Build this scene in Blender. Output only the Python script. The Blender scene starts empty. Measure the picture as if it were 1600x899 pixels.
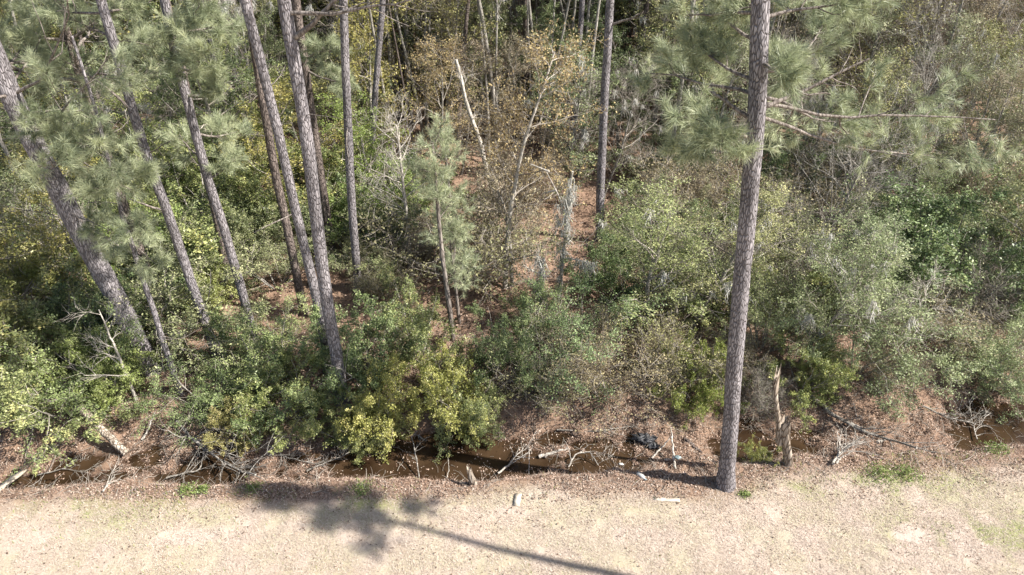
import bpy, math, random
import numpy as np
from math import radians as RAD

# ------------------------------------------------------------------ camera, light, exposure
H = 13.0                       # drone height in metres
PITCH = RAD(33.0)
F = 1101.0                     # focal length in photo pixels (1600 wide)
S = bpy.context.scene
COL = S.collection
cam_d = bpy.data.cameras.new('camera'); cam = bpy.data.objects.new('camera', cam_d); COL.objects.link(cam)
cam.location = (0, 0, H); cam.rotation_euler = (RAD(90) - PITCH, 0, 0)
cam_d.sensor_width = 36.0; cam_d.lens = 36.0 * F / 1600.0
cam_d.clip_start = 0.1; cam_d.clip_end = 6000
S.camera = cam

SUN_EL = RAD(44.0); SUN_AZ = RAD(103.5)        # azimuth clockwise from +Y (straight away from the camera)
w = bpy.data.worlds.new('World'); S.world = w; w.use_nodes = True
nt = w.node_tree; bg = nt.nodes['Background']
sky = nt.nodes.new('ShaderNodeTexSky'); sky.sky_type = 'NISHITA'; sky.sun_disc = False
sky.sun_elevation = SUN_EL; sky.sun_rotation = SUN_AZ; sky.air_density = 1.0; sky.dust_density = 1.5
nt.links.new(sky.outputs[0], bg.inputs[0]); bg.inputs[1].default_value = 0.08
sun_d = bpy.data.lights.new('sun', 'SUN'); sun = bpy.data.objects.new('sun', sun_d); COL.objects.link(sun)
sun_d.energy = 5.0; sun_d.angle = RAD(0.5); sun_d.color = (1.0, 0.95, 0.87)
sun.rotation_euler = (RAD(90) - SUN_EL, 0, RAD(180) - SUN_AZ)
S.view_settings.view_transform = 'Standard'; S.view_settings.look = 'None'
S.view_settings.exposure = 0.96; S.view_settings.gamma = 1.0
S.view_settings.use_curve_mapping = False
S.render.engine = 'CYCLES'

# ------------------------------------------------------------------ pixel to place helpers
def ray(px, py):
    a, b = px - 800.0, 449.5 - py
    return np.array([a, F * math.cos(PITCH) + b * math.sin(PITCH), -F * math.sin(PITCH) + b * math.cos(PITCH)])
def at(px, py, z=0.0):
    d = ray(px, py); t = (z - H) / d[2]
    return np.array([d[0] * t, d[1] * t, z])
def onY(px, py, Y):
    d = ray(px, py); t = Y / d[1]
    return np.array([d[0] * t, Y, H + d[2] * t])
def proj(p):
    x, y, z = p[0], p[1], p[2] - H
    dep = y * math.cos(PITCH) - z * math.sin(PITCH)
    up = y * math.sin(PITCH) + z * math.cos(PITCH)
    return 800 + F * x / dep, 449.5 - F * up / dep, dep
def mpx(px, py):            # metres per photo pixel on the ground there
    return proj(at(px, py))[2] / F

# ------------------------------------------------------------------ noise
def _h(ix, iy, s):
    n = (ix.astype(np.int64) * 374761393 + iy.astype(np.int64) * 668265263 + s * 1442695041) & 0x7fffffff
    n = ((n ^ (n >> 13)) * 1274126177) & 0x7fffffff
    return ((n ^ (n >> 16)) & 0xffff) / 65535.0
def vnoise(x, y, s=0):
    x = np.asarray(x, float); y = np.asarray(y, float)
    ix = np.floor(x); iy = np.floor(y); fx = x - ix; fy = y - iy
    ix = ix.astype(np.int64); iy = iy.astype(np.int64)
    fx = fx * fx * (3 - 2 * fx); fy = fy * fy * (3 - 2 * fy)
    a = _h(ix, iy, s); b = _h(ix + 1, iy, s); c = _h(ix, iy + 1, s); d = _h(ix + 1, iy + 1, s)
    return (a * (1 - fx) + b * fx) * (1 - fy) + (c * (1 - fx) + d * fx) * fy
def fbm(x, y, s=0, o=4):
    v = 0; a = .5; t = 0
    for i in range(o):
        v = v + a * vnoise(x * 2 ** i, y * 2 ** i, s + i * 7); t += a; a *= .5
    return v / t
def sst(a, b, x):
    t = np.clip((x - a) / (b - a), 0, 1); return t * t * (3 - 2 * t)

# ------------------------------------------------------------------ terrain
WATER = -0.62
_c = [at(px, py, WATER) for px, py in [(-300, 752), (40, 742), (200, 730), (400, 728), (600, 722), (760, 716), (900, 716), (1050, 712), (1180, 696), (1400, 684), (1570, 668), (1900, 650)]]
CX = np.array([p[0] for p in _c]); CY = np.array([p[1] for p in _c])
_d = [(-300, .5), (0, .55), (60, .60), (130, .70), (230, .66), (330, .67), (430, .5), (520, .58), (560, .85), (720, .9), (790, .74), (850, .64), (930, .66), (990, .57), (1080, .52), (1140, .72), (1190, .72), (1230, .58), (1275, .62), (1330, .42), (1480, .42), (1530, .72), (1600, .9), (1800, .9)]
DX = np.array([at(a, 712, WATER)[0] for a, b in _d]); DD = np.array([b for a, b in _d])
def ditch(x, y):
    yc = np.interp(x, CX, CY); s = y - yc + (fbm(x * .9, y * .9, 3) - .5) * .5
    dep = np.interp(x, DX, DD)
    near = sst(-1.3, -.45, s); far = 1 - sst(.25, 2.3, s)
    return near * far * dep, s
def terr(x, y):
    x = np.asarray(x, float); y = np.asarray(y, float)
    d, s = ditch(x, y)
    rough = sst(-1.7, -.8, s)
    h = -d + rough * ((fbm(x * 1.6, y * 1.6, 11) - .5) * .42 + (fbm(x * 6, y * 6, 12, 3) - .5) * .16) * (1 - sst(40, 80, y))
    h = h + (1 - rough) * ((fbm(x * .5, y * .5, 21) - .5) * .10 + (fbm(x * 5, y * 5, 22, 3) - .5) * .03) * sst(-40, 0, y)
    return h
def gz(x, y): return float(terr(np.array([x]), np.array([y]))[0])

# ------------------------------------------------------------------ mesh builder
def norm(v): return v / np.maximum(np.linalg.norm(v, axis=-1, keepdims=True), 1e-9)
class MB:
    def __init__(s): s.v = []; s.q = []; s.t = []; s.tq = []; s.tt = []; s.n = 0
    def quads(s, v, q, tint=None):
        s.v.append(np.asarray(v, np.float32)); s.q.append(np.asarray(q) + s.n); s.n += len(v)
        s.tq.append(np.full(len(q), .5) if tint is None else np.asarray(tint, float))
    def tris(s, v, t, tint=None):
        s.v.append(np.asarray(v, np.float32)); s.t.append(np.asarray(t) + s.n); s.n += len(v)
        s.tt.append(np.full(len(t), .5) if tint is None else np.asarray(tint, float))
    def mesh(s, name, mat, smooth=False):
        me = bpy.data.meshes.new(name)
        V = np.concatenate(s.v).astype(np.float32)
        q = np.concatenate(s.q) if s.q else np.zeros((0, 4), int); t = np.concatenate(s.t) if s.t else np.zeros((0, 3), int)
        me.vertices.add(len(V)); me.vertices.foreach_set('co', V.ravel())
        me.loops.add(len(q) * 4 + len(t) * 3)
        me.loops.foreach_set('vertex_index', np.concatenate([q.ravel(), t.ravel()]).astype(np.int32))
        me.polygons.add(len(q) + len(t))
        ls = np.concatenate([np.arange(len(q)) * 4, len(q) * 4 + np.arange(len(t)) * 3]).astype(np.int32)
        me.polygons.foreach_set('loop_start', ls)
        me.update(calc_edges=True)
        tint = np.concatenate(s.tq + s.tt).astype(np.float32)
        a = me.attributes.new('tint', 'FLOAT', 'FACE'); a.data.foreach_set('value', tint)
        if smooth: me.polygons.foreach_set('use_smooth', np.ones(len(me.polygons), bool))
        me.validate()
        me.materials.append(mat)
        return me
    def build(s, name, mat, parent=None, smooth=False):
        return link(name, s.mesh(name, mat, smooth), parent)
def link(name, me, parent=None):
    o = bpy.data.objects.new(name, me); COL.objects.link(o)
    if parent: o.parent = parent
    return o
def tag(o, label=None, cat=None, group=None, kind=None):
    if label: o['label'] = label
    if cat: o['category'] = cat
    if group: o['group'] = group
    if kind: o['kind'] = kind
    return o
def empty(name, loc, rz=0):
    o = bpy.data.objects.new(name, None); COL.objects.link(o); o.location = loc; o.rotation_euler = (0, 0, rz); o.empty_display_size = .2
    return o

def grow(S0, D, L, R, k, wob, trop, rng, tip=.35, sag=0.0):
    n = len(S0); P = [S0]; d = norm(D); T = [d]; L = np.broadcast_to(L, (n,)); R = np.broadcast_to(R, (n,))
    for i in range(k - 1):
        d = norm(d + wob * rng.standard_normal((n, 3)) + np.array([0, 0, trop - sag * i / k]))
        P.append(P[-1] + d * (L / (k - 1))[:, None]); T.append(d)
    P = np.stack(P, 1); T = np.stack(T, 1)
    Rr = R[:, None] * np.linspace(1, tip, k)[None]
    return P, Rr, T
def spawn(P, Rr, T, m, t0, t1, ang, rng, flat=0.0, angj=.2):
    n, k, _ = P.shape
    t = (t0 + (t1 - t0) * (np.arange(m)[None] + rng.random((n, m))) / m)
    u = t * (k - 1); i = np.minimum(u.astype(int), k - 2); f = (u - i)[..., None]
    r = np.arange(n)[:, None]
    pos = P[r, i] * (1 - f) + P[r, i + 1] * f
    rad = Rr[r, i] * (1 - f[..., 0]) + Rr[r, i + 1] * f[..., 0]
    tan = T[r, np.minimum(i + 1, k - 1)]
    rnd = rng.standard_normal((n, m, 3)); rnd[..., 2] *= (1 - flat)
    perp = norm(rnd - (rnd * tan).sum(-1, keepdims=True) * tan)
    a = ang + angj * rng.standard_normal((n, m, 1))
    d = np.cos(a) * tan + np.sin(a) * perp
    return pos.reshape(-1, 3), norm(d.reshape(-1, 3)), t.ravel(), rad.ravel()
def tubes(mb, P, R, sides, tint=None, bump=0, rng=None):
    n, k, _ = P.shape
    T = np.empty_like(P); T[:, 1:-1] = P[:, 2:] - P[:, :-2]; T[:, 0] = P[:, 1] - P[:, 0]; T[:, -1] = P[:, -1] - P[:, -2]
    T = norm(T)
    ref = np.where(np.abs(T[:, :1, 2:3]) > .8, np.array([[[1.0, .1, 0]]]), np.array([[[0, .1, 1.0]]]))
    A = norm(np.cross(T, np.broadcast_to(ref, T.shape))); B = np.cross(T, A)
    th = np.arange(sides) * 2 * math.pi / sides
    ring = A[:, :, None] * np.cos(th)[None, None, :, None] + B[:, :, None] * np.sin(th)[None, None, :, None]
    rr = np.broadcast_to(R[:, :, None, None], (n, k, sides, 1))
    if bump: rr = rr * (1 + bump * rng.standard_normal((n, k, sides, 1)))
    V = (P[:, :, None] + ring * rr).reshape(-1, 3)
    base = (np.arange(n)[:, None, None] * k + np.arange(k - 1)[None, :, None]) * sides
    j = np.arange(sides)[None, None]; j2 = (j + 1) % sides
    q = np.stack([base + j, base + j2, base + sides + j2, base + sides + j], -1).reshape(-1, 4)
    tt = None
    if tint is not None: tt = np.repeat(tint, (k - 1) * sides)
    mb.quads(V, q, tt)
    if sides >= 5:      # close both ends
        for e in (0, k - 1):
            c = P[:, e]; rv = (P[:, e, None] + ring[:, e] * rr[:, e])
            VV = np.concatenate([c[:, None], rv], 1).reshape(-1, 3)
            b = np.arange(n)[:, None] * (sides + 1)
            jj = np.arange(sides)[None]
            tr = np.stack([np.broadcast_to(b, (n, sides)), b + 1 + jj, b + 1 + (jj + 1) % sides], -1).reshape(-1, 3)
            if e == 0: tr = tr[:, ::-1]
            mb.tris(VV, tr)
def leaves(mb, C, size, rng, tint, up=.6, asp=.5, tri=False):
    n = len(C)
    size = np.broadcast_to(size, (n,)) * (.6 + .8 * rng.random(n))
    N = norm(rng.standard_normal((n, 3)) + np.array([0, 0, up]))
    A = norm(np.cross(N, rng.standard_normal((n, 3)))); B = np.cross(N, A)
    s = size[:, None]
    v0 = C - A * s * .5; v2 = C + A * s * .5
    v1 = C + B * s * asp * .5 + N * s * .1; v3 = C - B * s * asp * .5 + N * s * .1
    V = np.stack([v0, v1, v2, v3], 1).reshape(-1, 3)
    mb.quads(V, np.arange(n * 4).reshape(-1, 4), tint)
def along(P, m, rng, t0=.1, jit=.03):
    n, k, _ = P.shape
    t = (t0 + (1 - t0) * rng.random((n, m))) * (k - 1) * .999; i = t.astype(int); f = (t - i)[..., None]
    r = np.arange(n)[:, None]
    p = P[r, i] * (1 - f) + P[r, i + 1] * f
    return (p + rng.standard_normal(p.shape) * jit)
def needles(mb, C, A, rng, cnt=40, ln=.2, wd=.008, spread=.6, tint=None, sag=.15):
    n = len(C)
    d = norm(A[:, None] + spread * rng.standard_normal((n, cnt, 3)) - np.array([0, 0, sag]))
    l = ln * (.7 + .5 * rng.random((n, cnt, 1)))
    base = C[:, None] - A[:, None] * (rng.random((n, cnt, 1)) * .12)
    s = norm(np.cross(d, rng.standard_normal((n, cnt, 3)))) * wd * .5
    V = np.stack([base - s, base + s, base + d * l], 2).reshape(-1, 3)
    t = rng.random(n) * .7 if tint is None else tint
    mb.tris(V, np.arange(n * cnt * 3).reshape(-1, 3), np.repeat(t, cnt) + rng.random(n * cnt) * .3)
def moss(mb, C, rng, ln=.6, strands=26):
    n = len(C)
    L = ln * (.4 + .9 * rng.random((n, 1))) * (.4 + .6 * rng.random((n, strands)))
    S0 = (C[:, None] + rng.standard_normal((n, strands, 3)) * np.array([.05, .05, .05])).reshape(-1, 3)
    P, R, T = grow(S0, np.tile([0, 0, -1.0], (len(S0), 1)), L.ravel(), .013, 6, .30, -.25, rng, tip=.2)
    tubes(mb, P, R, 3, rng.random(len(S0)))

# ------------------------------------------------------------------ materials
def newmat(name):
    m = bpy.data.materials.new(name); m.use_nodes = True; nt = m.node_tree
    return m, nt, nt.nodes['Principled BSDF'], nt.nodes['Material Output']
def N(nt, t, **kw):
    n = nt.nodes.new(t)
    for k, v in kw.items():
        if k in n.inputs: n.inputs[k].default_value = v
        else: setattr(n, k, v)
    return n
def ramp(nt, stops, fac):
    r = nt.nodes.new('ShaderNodeValToRGB'); el = r.color_ramp.elements
    el[0].position = stops[0][0]; el[0].color = (*stops[0][1], 1); el[1].position = stops[-1][0]; el[1].color = (*stops[-1][1], 1)
    for p, c in stops[1:-1]:
        e = el.new(p); e.color = (*c, 1)
    nt.links.new(fac, r.inputs[0]); return r.outputs[0]
def foliage(name, stops, trans=.35, rough=.45, spec=.4):
    m, nt, b, out = newmat(name); L = nt.links.new
    at_ = N(nt, 'ShaderNodeAttribute', attribute_name='tint')
    c = ramp(nt, stops, at_.outputs['Fac'])
    oi = N(nt, 'ShaderNodeObjectInfo')
    mx = N(nt, 'ShaderNodeMix', data_type='RGBA', blend_type='MULTIPLY'); mx.inputs[0].default_value = 1
    L(c, mx.inputs[6]); L(oi.outputs['Color'], mx.inputs[7])
    L(mx.outputs[2], b.inputs['Base Color']); b.inputs['Roughness'].default_value = rough
    b.inputs['Specular IOR Level'].default_value = spec
    tr = N(nt, 'ShaderNodeBsdfTranslucent'); L(mx.outputs[2], tr.inputs[0])
    ms = N(nt, 'ShaderNodeMixShader'); ms.inputs[0].default_value = trans
    L(b.outputs[0], ms.inputs[1]); L(tr.outputs[0], ms.inputs[2]); L(ms.outputs[0], out.inputs[0])
    return m
def barkmat(name, c0, c1, c2, sc=9.0, zst=.3, bump=.6, rough=.9):
    m, nt, b, out = newmat(name); L = nt.links.new
    tc = N(nt, 'ShaderNodeTexCoord'); mp = N(nt, 'ShaderNodeMapping'); mp.inputs['Scale'].default_value = (1, 1, zst)
    L(tc.outputs['Object'], mp.inputs[0])
    nz = N(nt, 'ShaderNodeTexNoise', Scale=4.0, Detail=3.0); L(mp.outputs[0], nz.inputs[0])
    ad = N(nt, 'ShaderNodeMix', data_type='VECTOR'); ad.inputs[0].default_value = .08
    L(mp.outputs[0], ad.inputs[4]); L(nz.outputs['Color'], ad.inputs[5])
    vo = N(nt, 'ShaderNodeTexVoronoi', feature='DISTANCE_TO_EDGE', Scale=sc); L(ad.outputs[1], vo.inputs[0])
    v2 = N(nt, 'ShaderNodeTexVoronoi', Scale=sc); L(ad.outputs[1], v2.inputs[0])
    n2 = N(nt, 'ShaderNodeTexNoise', Scale=28.0, Detail=5.0); L(mp.outputs[0], n2.inputs[0])
    mr = N(nt, 'ShaderNodeMapRange'); mr.inputs[1].default_value = 0; mr.inputs[2].default_value = .16
    L(vo.outputs['Distance'], mr.inputs[0])
    s = N(nt, 'ShaderNodeSeparateColor'); L(v2.outputs['Color'], s.inputs[0])
    m1 = N(nt, 'ShaderNodeMath', operation='MULTIPLY_ADD'); L(s.outputs[0], m1.inputs[0]); m1.inputs[1].default_value = .45; L(n2.outputs[0], m1.inputs[2])
    m2 = N(nt, 'ShaderNodeMath', operation='SUBTRACT'); L(m1.outputs[0], m2.inputs[0]); m2.inputs[1].default_value = .15
    col = ramp(nt, [(.2, c1), (.75, c2)], m2.outputs[0])
    mx = N(nt, 'ShaderNodeMix', data_type='RGBA'); L(mr.outputs[0], mx.inputs[0]); mx.inputs[6].default_value = (*c0, 1); L(col, mx.inputs[7])
    lo_ = N(nt, 'ShaderNodeTexNoise', Scale=1.1, Detail=4.0); L(tc.outputs['Object'], lo_.inputs[0])
    lr = N(nt, 'ShaderNodeMapRange'); lr.inputs[1].default_value = .3; lr.inputs[2].default_value = .7; lr.inputs[3].default_value = .72; lr.inputs[4].default_value = 1.25; L(lo_.outputs[0], lr.inputs[0])
    vm = N(nt, 'ShaderNodeVectorMath', operation='SCALE'); L(mx.outputs[2], vm.inputs[0]); L(lr.outputs[0], vm.inputs[3])
    L(vm.outputs[0], b.inputs['Base Color']); b.inputs['Roughness'].default_value = rough; b.inputs['Specular IOR Level'].default_value = .2
    h = N(nt, 'ShaderNodeMath', operation='MULTIPLY_ADD'); L(n2.outputs[0], h.inputs[0]); h.inputs[1].default_value = .5; L(mr.outputs[0], h.inputs[2])
    bp = N(nt, 'ShaderNodeBump', Strength=bump, Distance=.04); L(h.outputs[0], bp.inputs['Height']); L(bp.outputs[0], b.inputs['Normal'])
    return m
def plain(name, stops, rough=.8, spec=.3, scale=12.0, bump=.2):
    m, nt, b, out = newmat(name); L = nt.links.new
    tc = N(nt, 'ShaderNodeTexCoord'); nz = N(nt, 'ShaderNodeTexNoise', Scale=scale, Detail=6.0); L(tc.outputs['Object'], nz.inputs[0])
    L(ramp(nt, stops, nz.outputs[0]), b.inputs['Base Color']); b.inputs['Roughness'].default_value = rough; b.inputs['Specular IOR Level'].default_value = spec
    bp = N(nt, 'ShaderNodeBump', Strength=bump, Distance=.02); L(nz.outputs[0], bp.inputs['Height']); L(bp.outputs[0], b.inputs['Normal'])
    return m
def tinted(name, stops, rough=.9):
    m, nt, b, out = newmat(name); L = nt.links.new
    at_ = N(nt, 'ShaderNodeAttribute', attribute_name='tint')
    L(ramp(nt, stops, at_.outputs['Fac']), b.inputs['Base Color']); b.inputs['Roughness'].default_value = rough; b.inputs['Specular IOR Level'].default_value = .15
    return m

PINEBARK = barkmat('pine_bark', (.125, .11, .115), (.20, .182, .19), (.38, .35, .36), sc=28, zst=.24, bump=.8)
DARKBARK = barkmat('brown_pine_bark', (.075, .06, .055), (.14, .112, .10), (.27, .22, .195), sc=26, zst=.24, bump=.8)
GREYBARK = barkmat('grey_hardwood_bark', (.16, .145, .125), (.24, .22, .19), (.42, .39, .35), sc=14, bump=.25)
PALEBARK = barkmat('pale_weathered_wood', (.28, .25, .22), (.42, .38, .33), (.66, .61, .54), sc=16, bump=.25)
TWIG = tinted('twig_bark', [(0, (.16, .135, .115)), (.5, (.30, .265, .225)), (1, (.52, .47, .41))])
LIMB = barkmat('limb_bark', (.11, .09, .08), (.19, .16, .14), (.32, .28, .25), sc=12, bump=.3)
NEEDLE = foliage('pine_needles', [(0, (.19, .23, .145)), (.45, (.38, .42, .26)), (.8, (.57, .60, .38)), (1, (.72, .71, .48))], trans=.22, rough=.4, spec=.45)
BROAD = foliage('evergreen_leaves', [(0, (.055, .08, .04)), (.4, (.15, .18, .08)), (.8, (.32, .35, .17)), (1, (.56, .52, .25))], trans=.22, rough=.45, spec=.45)
LIME = foliage('yellow_green_leaves', [(0, (.17, .20, .06)), (.5, (.42, .44, .15)), (.85, (.62, .61, .27)), (1, (.74, .66, .3))], trans=.28, rough=.4)
RUST = foliage('rusty_dead_leaves', [(0, (.14, .11, .075)), (.45, (.31, .255, .175)), (.8, (.47, .41, .27)), (1, (.62, .57, .39))], trans=.25, rough=.6, spec=.25)
SAGE = foliage('grey_green_leaves', [(0, (.09, .11, .06)), (.45, (.26, .285, .15)), (.85, (.48, .49, .29)), (1, (.68, .64, .42))], trans=.22, rough=.5, spec=.4)
MOSS = tinted('spanish_moss', [(0, (.46, .45, .41)), (1, (.80, .78, .72))])

# ------------------------------------------------------------------ ground, one sheet to the horizon
gx = np.concatenate([[-2500, -900, -350, -150, -80, -50, -36, -27, -22], np.arange(-18, 18.01, .085), [22, 27, 36, 50, 80, 150, 350, 900, 2500]])
gy = np.concatenate([[-2500, -900, -300, -100, -40, -12, 0, 4, 6.5], np.arange(8, 16.4, .07), np.arange(16.5, 42, .33), [44, 48, 53, 60, 70, 85, 110, 160, 300, 900, 2500]])
GX, GY = np.meshgrid(gx, gy); GZ = terr(GX, GY); _dd, _s = ditch(GX, GY)
gm = MB(); nx, ny = len(gx), len(gy)
ii = np.arange(ny - 1)[:, None] * nx + np.arange(nx - 1)[None]
gm.quads(np.stack([GX, GY, GZ], -1).reshape(-1, 3), np.stack([ii, ii + 1, ii + nx + 1, ii + nx], -1).reshape(-1, 4))
m, nt, b, out = newmat('ground_soil'); L = nt.links.new
tc = N(nt, 'ShaderNodeTexCoord')
def nz(scale, det=5.0, rough=.6):
    n = N(nt, 'ShaderNodeTexNoise', Scale=scale, Detail=det, Roughness=rough); L(tc.outputs['Object'], n.inputs[0]); return n.outputs[0]
def mixc(f, a, c):
    x = N(nt, 'ShaderNodeMix', data_type='RGBA'); L(f, x.inputs[0])
    for i, v in ((6, a), (7, c)):
        if isinstance(v, tuple): x.inputs[i].default_value = (*v, 1)
        else: L(v, x.inputs[i])
    return x.outputs[2]
def attr(n): return N(nt, 'ShaderNodeAttribute', attribute_name=n).outputs['Fac']
fine = nz(22, 8, .75); mid = nz(2.2, 6, .65); big = nz(.45, 3); vfine = nz(70, 4, .8)
dry = ramp(nt, [(.30, (.17, .12, .09)), (.42, (.40, .31, .25)), (.58, (.60, .50, .42)), (.75, (.74, .66, .57))], fine)
straw = ramp(nt, [(.3, (.24, .17, .12)), (.45, (.46, .37, .28)), (.65, (.66, .56, .45))], vfine)
dry = mixc(ramp(nt, [(.4, (0, 0, 0)), (.6, (1, 1, 1))], mid), dry, straw)
bare = ramp(nt, [(.3, (.42, .32, .26)), (.5, (.57, .46, .39)), (.65, (.66, .56, .49))], vfine)
dry = mixc(attr('track'), dry, bare)
dk = N(nt, 'ShaderNodeMix', data_type='RGBA', blend_type='MULTIPLY'); dk.inputs[0].default_value = 1; L(dry, dk.inputs[6]); dk.inputs[7].default_value = (.92, .93, .93, 1); dry = dk.outputs[2]
dry = mixc(attr('sand'), dry, (.80, .74, .64))
green = ramp(nt, [(.35, (.16, .19, .06)), (.6, (.33, .36, .13)), (.7, (.5, .46, .26))], fine)
dry = mixc(attr('green'), dry, green)
litter = ramp(nt, [(.3, (.10, .060, .042)), (.45, (.23, .145, .10)), (.6, (.38, .26, .19)), (.75, (.52, .40, .31))], fine)
lit2 = ramp(nt, [(.35, (.13, .085, .06)), (.55, (.32, .215, .15)), (.75, (.46, .33, .24))], vfine)
litter = mixc(ramp(nt, [(.42, (0, 0, 0)), (.58, (1, 1, 1))], mid), litter, lit2)
g = mixc(attr('grassy'), litter, dry)
wetc = ramp(nt, [(.3, (.018, .010, .007)), (.7, (.075, .042, .026))], fine)
g = mixc(attr('wet'), g, wetc)
L(g, b.inputs['Base Color']); b.inputs['Roughness'].default_value = .92; b.inputs['Specular IOR Level'].default_value = .2
bp = N(nt, 'ShaderNodeBump', Strength=.7, Distance=.03); L(fine, bp.inputs['Height']); L(bp.outputs[0], b.inputs['Normal'])
ground = gm.build('ground', m, smooth=True); tag(ground, kind='structure')
edge = -1.75 + (fbm(GX * .8, GY * .8, 31) - .5) * .9
grassy = 1 - sst(-.35, .45, _s - edge)
far_open = sst(20, 45, np.abs(GX))
wet = sst(.10, -.02, GZ - WATER)
def blob(cx, cy, rx, ry, rz=0):
    c = at(cx, cy); k = mpx(cx, cy); dx = (GX - c[0]) / (rx * k); dy = (GY - c[1]) / (ry * k * 1.35)
    return np.exp(-(dx * dx + dy * dy))
gn = fbm(GX * 1.7, GY * 1.7, 41)
green_a = (blob(1560, 835, 150, 26) * .9 + blob(1340, 745, 150, 26) * .8 + blob(560, 775, 110, 22) * .55 + blob(330, 772, 120, 14) * .7 + blob(120, 800, 170, 28) * .3 + blob(1590, 700, 80, 14) * .6 + blob(1500, 720, 90, 14) * .6 + .16)
green_a = np.clip(green_a * sst(.38, .62, gn) * 1.5, 0, .85)
# worn mowing strip that runs along the grass
yt = 9.9 + (fbm(GX * .25, GX * 0, 5) - .5) * .6
track = np.clip((np.exp(-((GY - yt) / .45) ** 2) + np.exp(-((GY - yt + 1.25) / .3) ** 2) * .7 + .8 * sst(.5, .72, fbm(GX * .35, GY * 2.6, 91))) * (.35 + .65 * gn), 0, 1)
sand = np.clip(blob(842, 768, 22, 10) * 1.3 * sst(.3, .5, fbm(GX * 5, GY * 5, 51)), 0, 1)
for nme, arr in (('grassy', grassy), ('green', green_a), ('wet', wet), ('track', track), ('sand', sand)):
    a = ground.data.attributes.new(nme, 'FLOAT', 'POINT'); a.data.foreach_set('value', arr.ravel().astype(np.float32))

m, nt, b, out = newmat('brown_ditch_water'); L = nt.links.new
tc = N(nt, 'ShaderNodeTexCoord'); n1 = N(nt, 'ShaderNodeTexNoise', Scale=1.2, Detail=4.0); L(tc.outputs['Object'], n1.inputs[0])
L(ramp(nt, [(.35, (.026, .015, .008)), (.65, (.062, .038, .021))], n1.outputs[0]), b.inputs['Base Color'])
b.inputs['Roughness'].default_value = .07; b.inputs['IOR'].default_value = 1.33
n2 = N(nt, 'ShaderNodeTexNoise', Scale=9.0, Detail=2.0); L(tc.outputs['Object'], n2.inputs[0])
bp = N(nt, 'ShaderNodeBump', Strength=.12, Distance=.02); L(n2.outputs[0], bp.inputs['Height']); L(bp.outputs[0], b.inputs['Normal'])
wm = MB(); wx = np.linspace(-40, 40, 41); wyc = np.interp(wx, CX, CY)
wv = np.concatenate([np.stack([wx, wyc - 1.3, np.full(41, WATER)], -1), np.stack([wx, wyc + 2.0, np.full(41, WATER)], -1)])
wi = np.arange(40); wm.quads(wv, np.stack([wi, wi + 1, wi + 42, wi + 41], -1))
water = wm.build('water', m); tag(water, kind='structure')

# ------------------------------------------------------------------ leaf litter, dry grass (nobody could count them)
rg = np.random.default_rng(5)
LIT = tinted('leaf_litter', [(0, (.08, .05, .035)), (.3, (.23, .15, .11)), (.6, (.40, .285, .22)), (.9, (.54, .42, .34)), (1, (.66, .57, .48))])
def litter_mesh(n, x0, x1, y0, y1, size, keep):
    x = rg.uniform(x0, x1, n); y = rg.uniform(y0, y1, n); _, s = ditch(x, y)
    k = keep(x, y, s); x, y = x[k], y[k]; z = terr(x, y); wt = z < WATER
    z = np.maximum(z, WATER) + .012 + rg.random(len(x)) * .02; z[wt] = WATER + .006
    k2 = (~wt) | (rg.random(len(x)) < .012 + .22 * (fbm(x * 2.2, y * 2.2, 64) > .56))
    return np.stack([x, y, z], -1)[k2]
C1 = litter_mesh(250000, -17, 17, 11.0, 17.5, .05, lambda x, y, s: (s > -1.75 + 1.3 * (fbm(x * 1.1, y * 1.1, 81) - .5) + .9 * (rg.random(len(s)) - .5)) & (np.abs(x) < y * 1.12) & (fbm(x * 2, y * 2, 61) > .38))
C2 = litter_mesh(90000, -30, 30, 17.5, 34, .07, lambda x, y, s: (np.abs(x) < y * .95))
C3 = litter_mesh(11000, -14, 14, 8.4, 12.8, .05, lambda x, y, s: (s < -1.2) & (rg.random(len(s)) < .25 + .75 * np.exp(-((s + 1.7) / .7) ** 2)) & (fbm(x * 1.5, y * 1.5, 62) > .42))
lm = MB(); leaves(lm, C3, .042, rg, rg.random(len(C3)) ** 1.3 * .8, up=2.0, asp=.6); leaves(lm, C1, .042, rg, rg.random(len(C1)) ** 1.1, up=2.2, asp=.6); leaves(lm, C2, .10, rg, rg.random(len(C2)) * .8, up=2.5, asp=.5)
lo = lm.build('leaf_litter', LIT); tag(lo, 'brown fallen leaves and pine straw over the ditch banks and forest floor', 'leaf litter', kind='stuff')
n = 110000; x = rg.uniform(-16, 16, n); y = rg.uniform(11, 19, n); _, s_ = ditch(x, y); k = (s_ > -1.7) & (np.abs(x) < y * 1.1) & (fbm(x * 1.8, y * 1.8, 68) > .36); x, y = x[k], y[k]; z0 = terr(x, y); k = z0 > WATER + .01; x, y, z0 = x[k], y[k], z0[k]; n = len(x)
c = np.stack([x, y, z0 + .02], -1); a = rg.random(n) * 6.283; l = .10 + .12 * rg.random(n)
d = np.stack([np.cos(a), np.sin(a), .12 * rg.random(n)], -1) * l[:, None]; sd = np.stack([-np.sin(a), np.cos(a), a * 0], -1) * .0035
psm = MB(); psm.tris(np.stack([c - sd, c + sd, c + d], 1).reshape(-1, 3), np.arange(n * 3).reshape(-1, 3), rg.random(n) * .9)
tag(psm.build('pine_straw', LIT), 'fine fallen pine straw matted over the ditch banks', 'pine straw', kind='stuff')
n = 16000; x = rg.uniform(-16, 16, n); y = rg.uniform(11, 18, n); _, s_ = ditch(x, y); k = (s_ > -1.6) & (np.abs(x) < y * 1.1) & (fbm(x * 1.2, y * 1.2, 66) > .40); x, y = x[k], y[k]; n = len(x)
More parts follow.
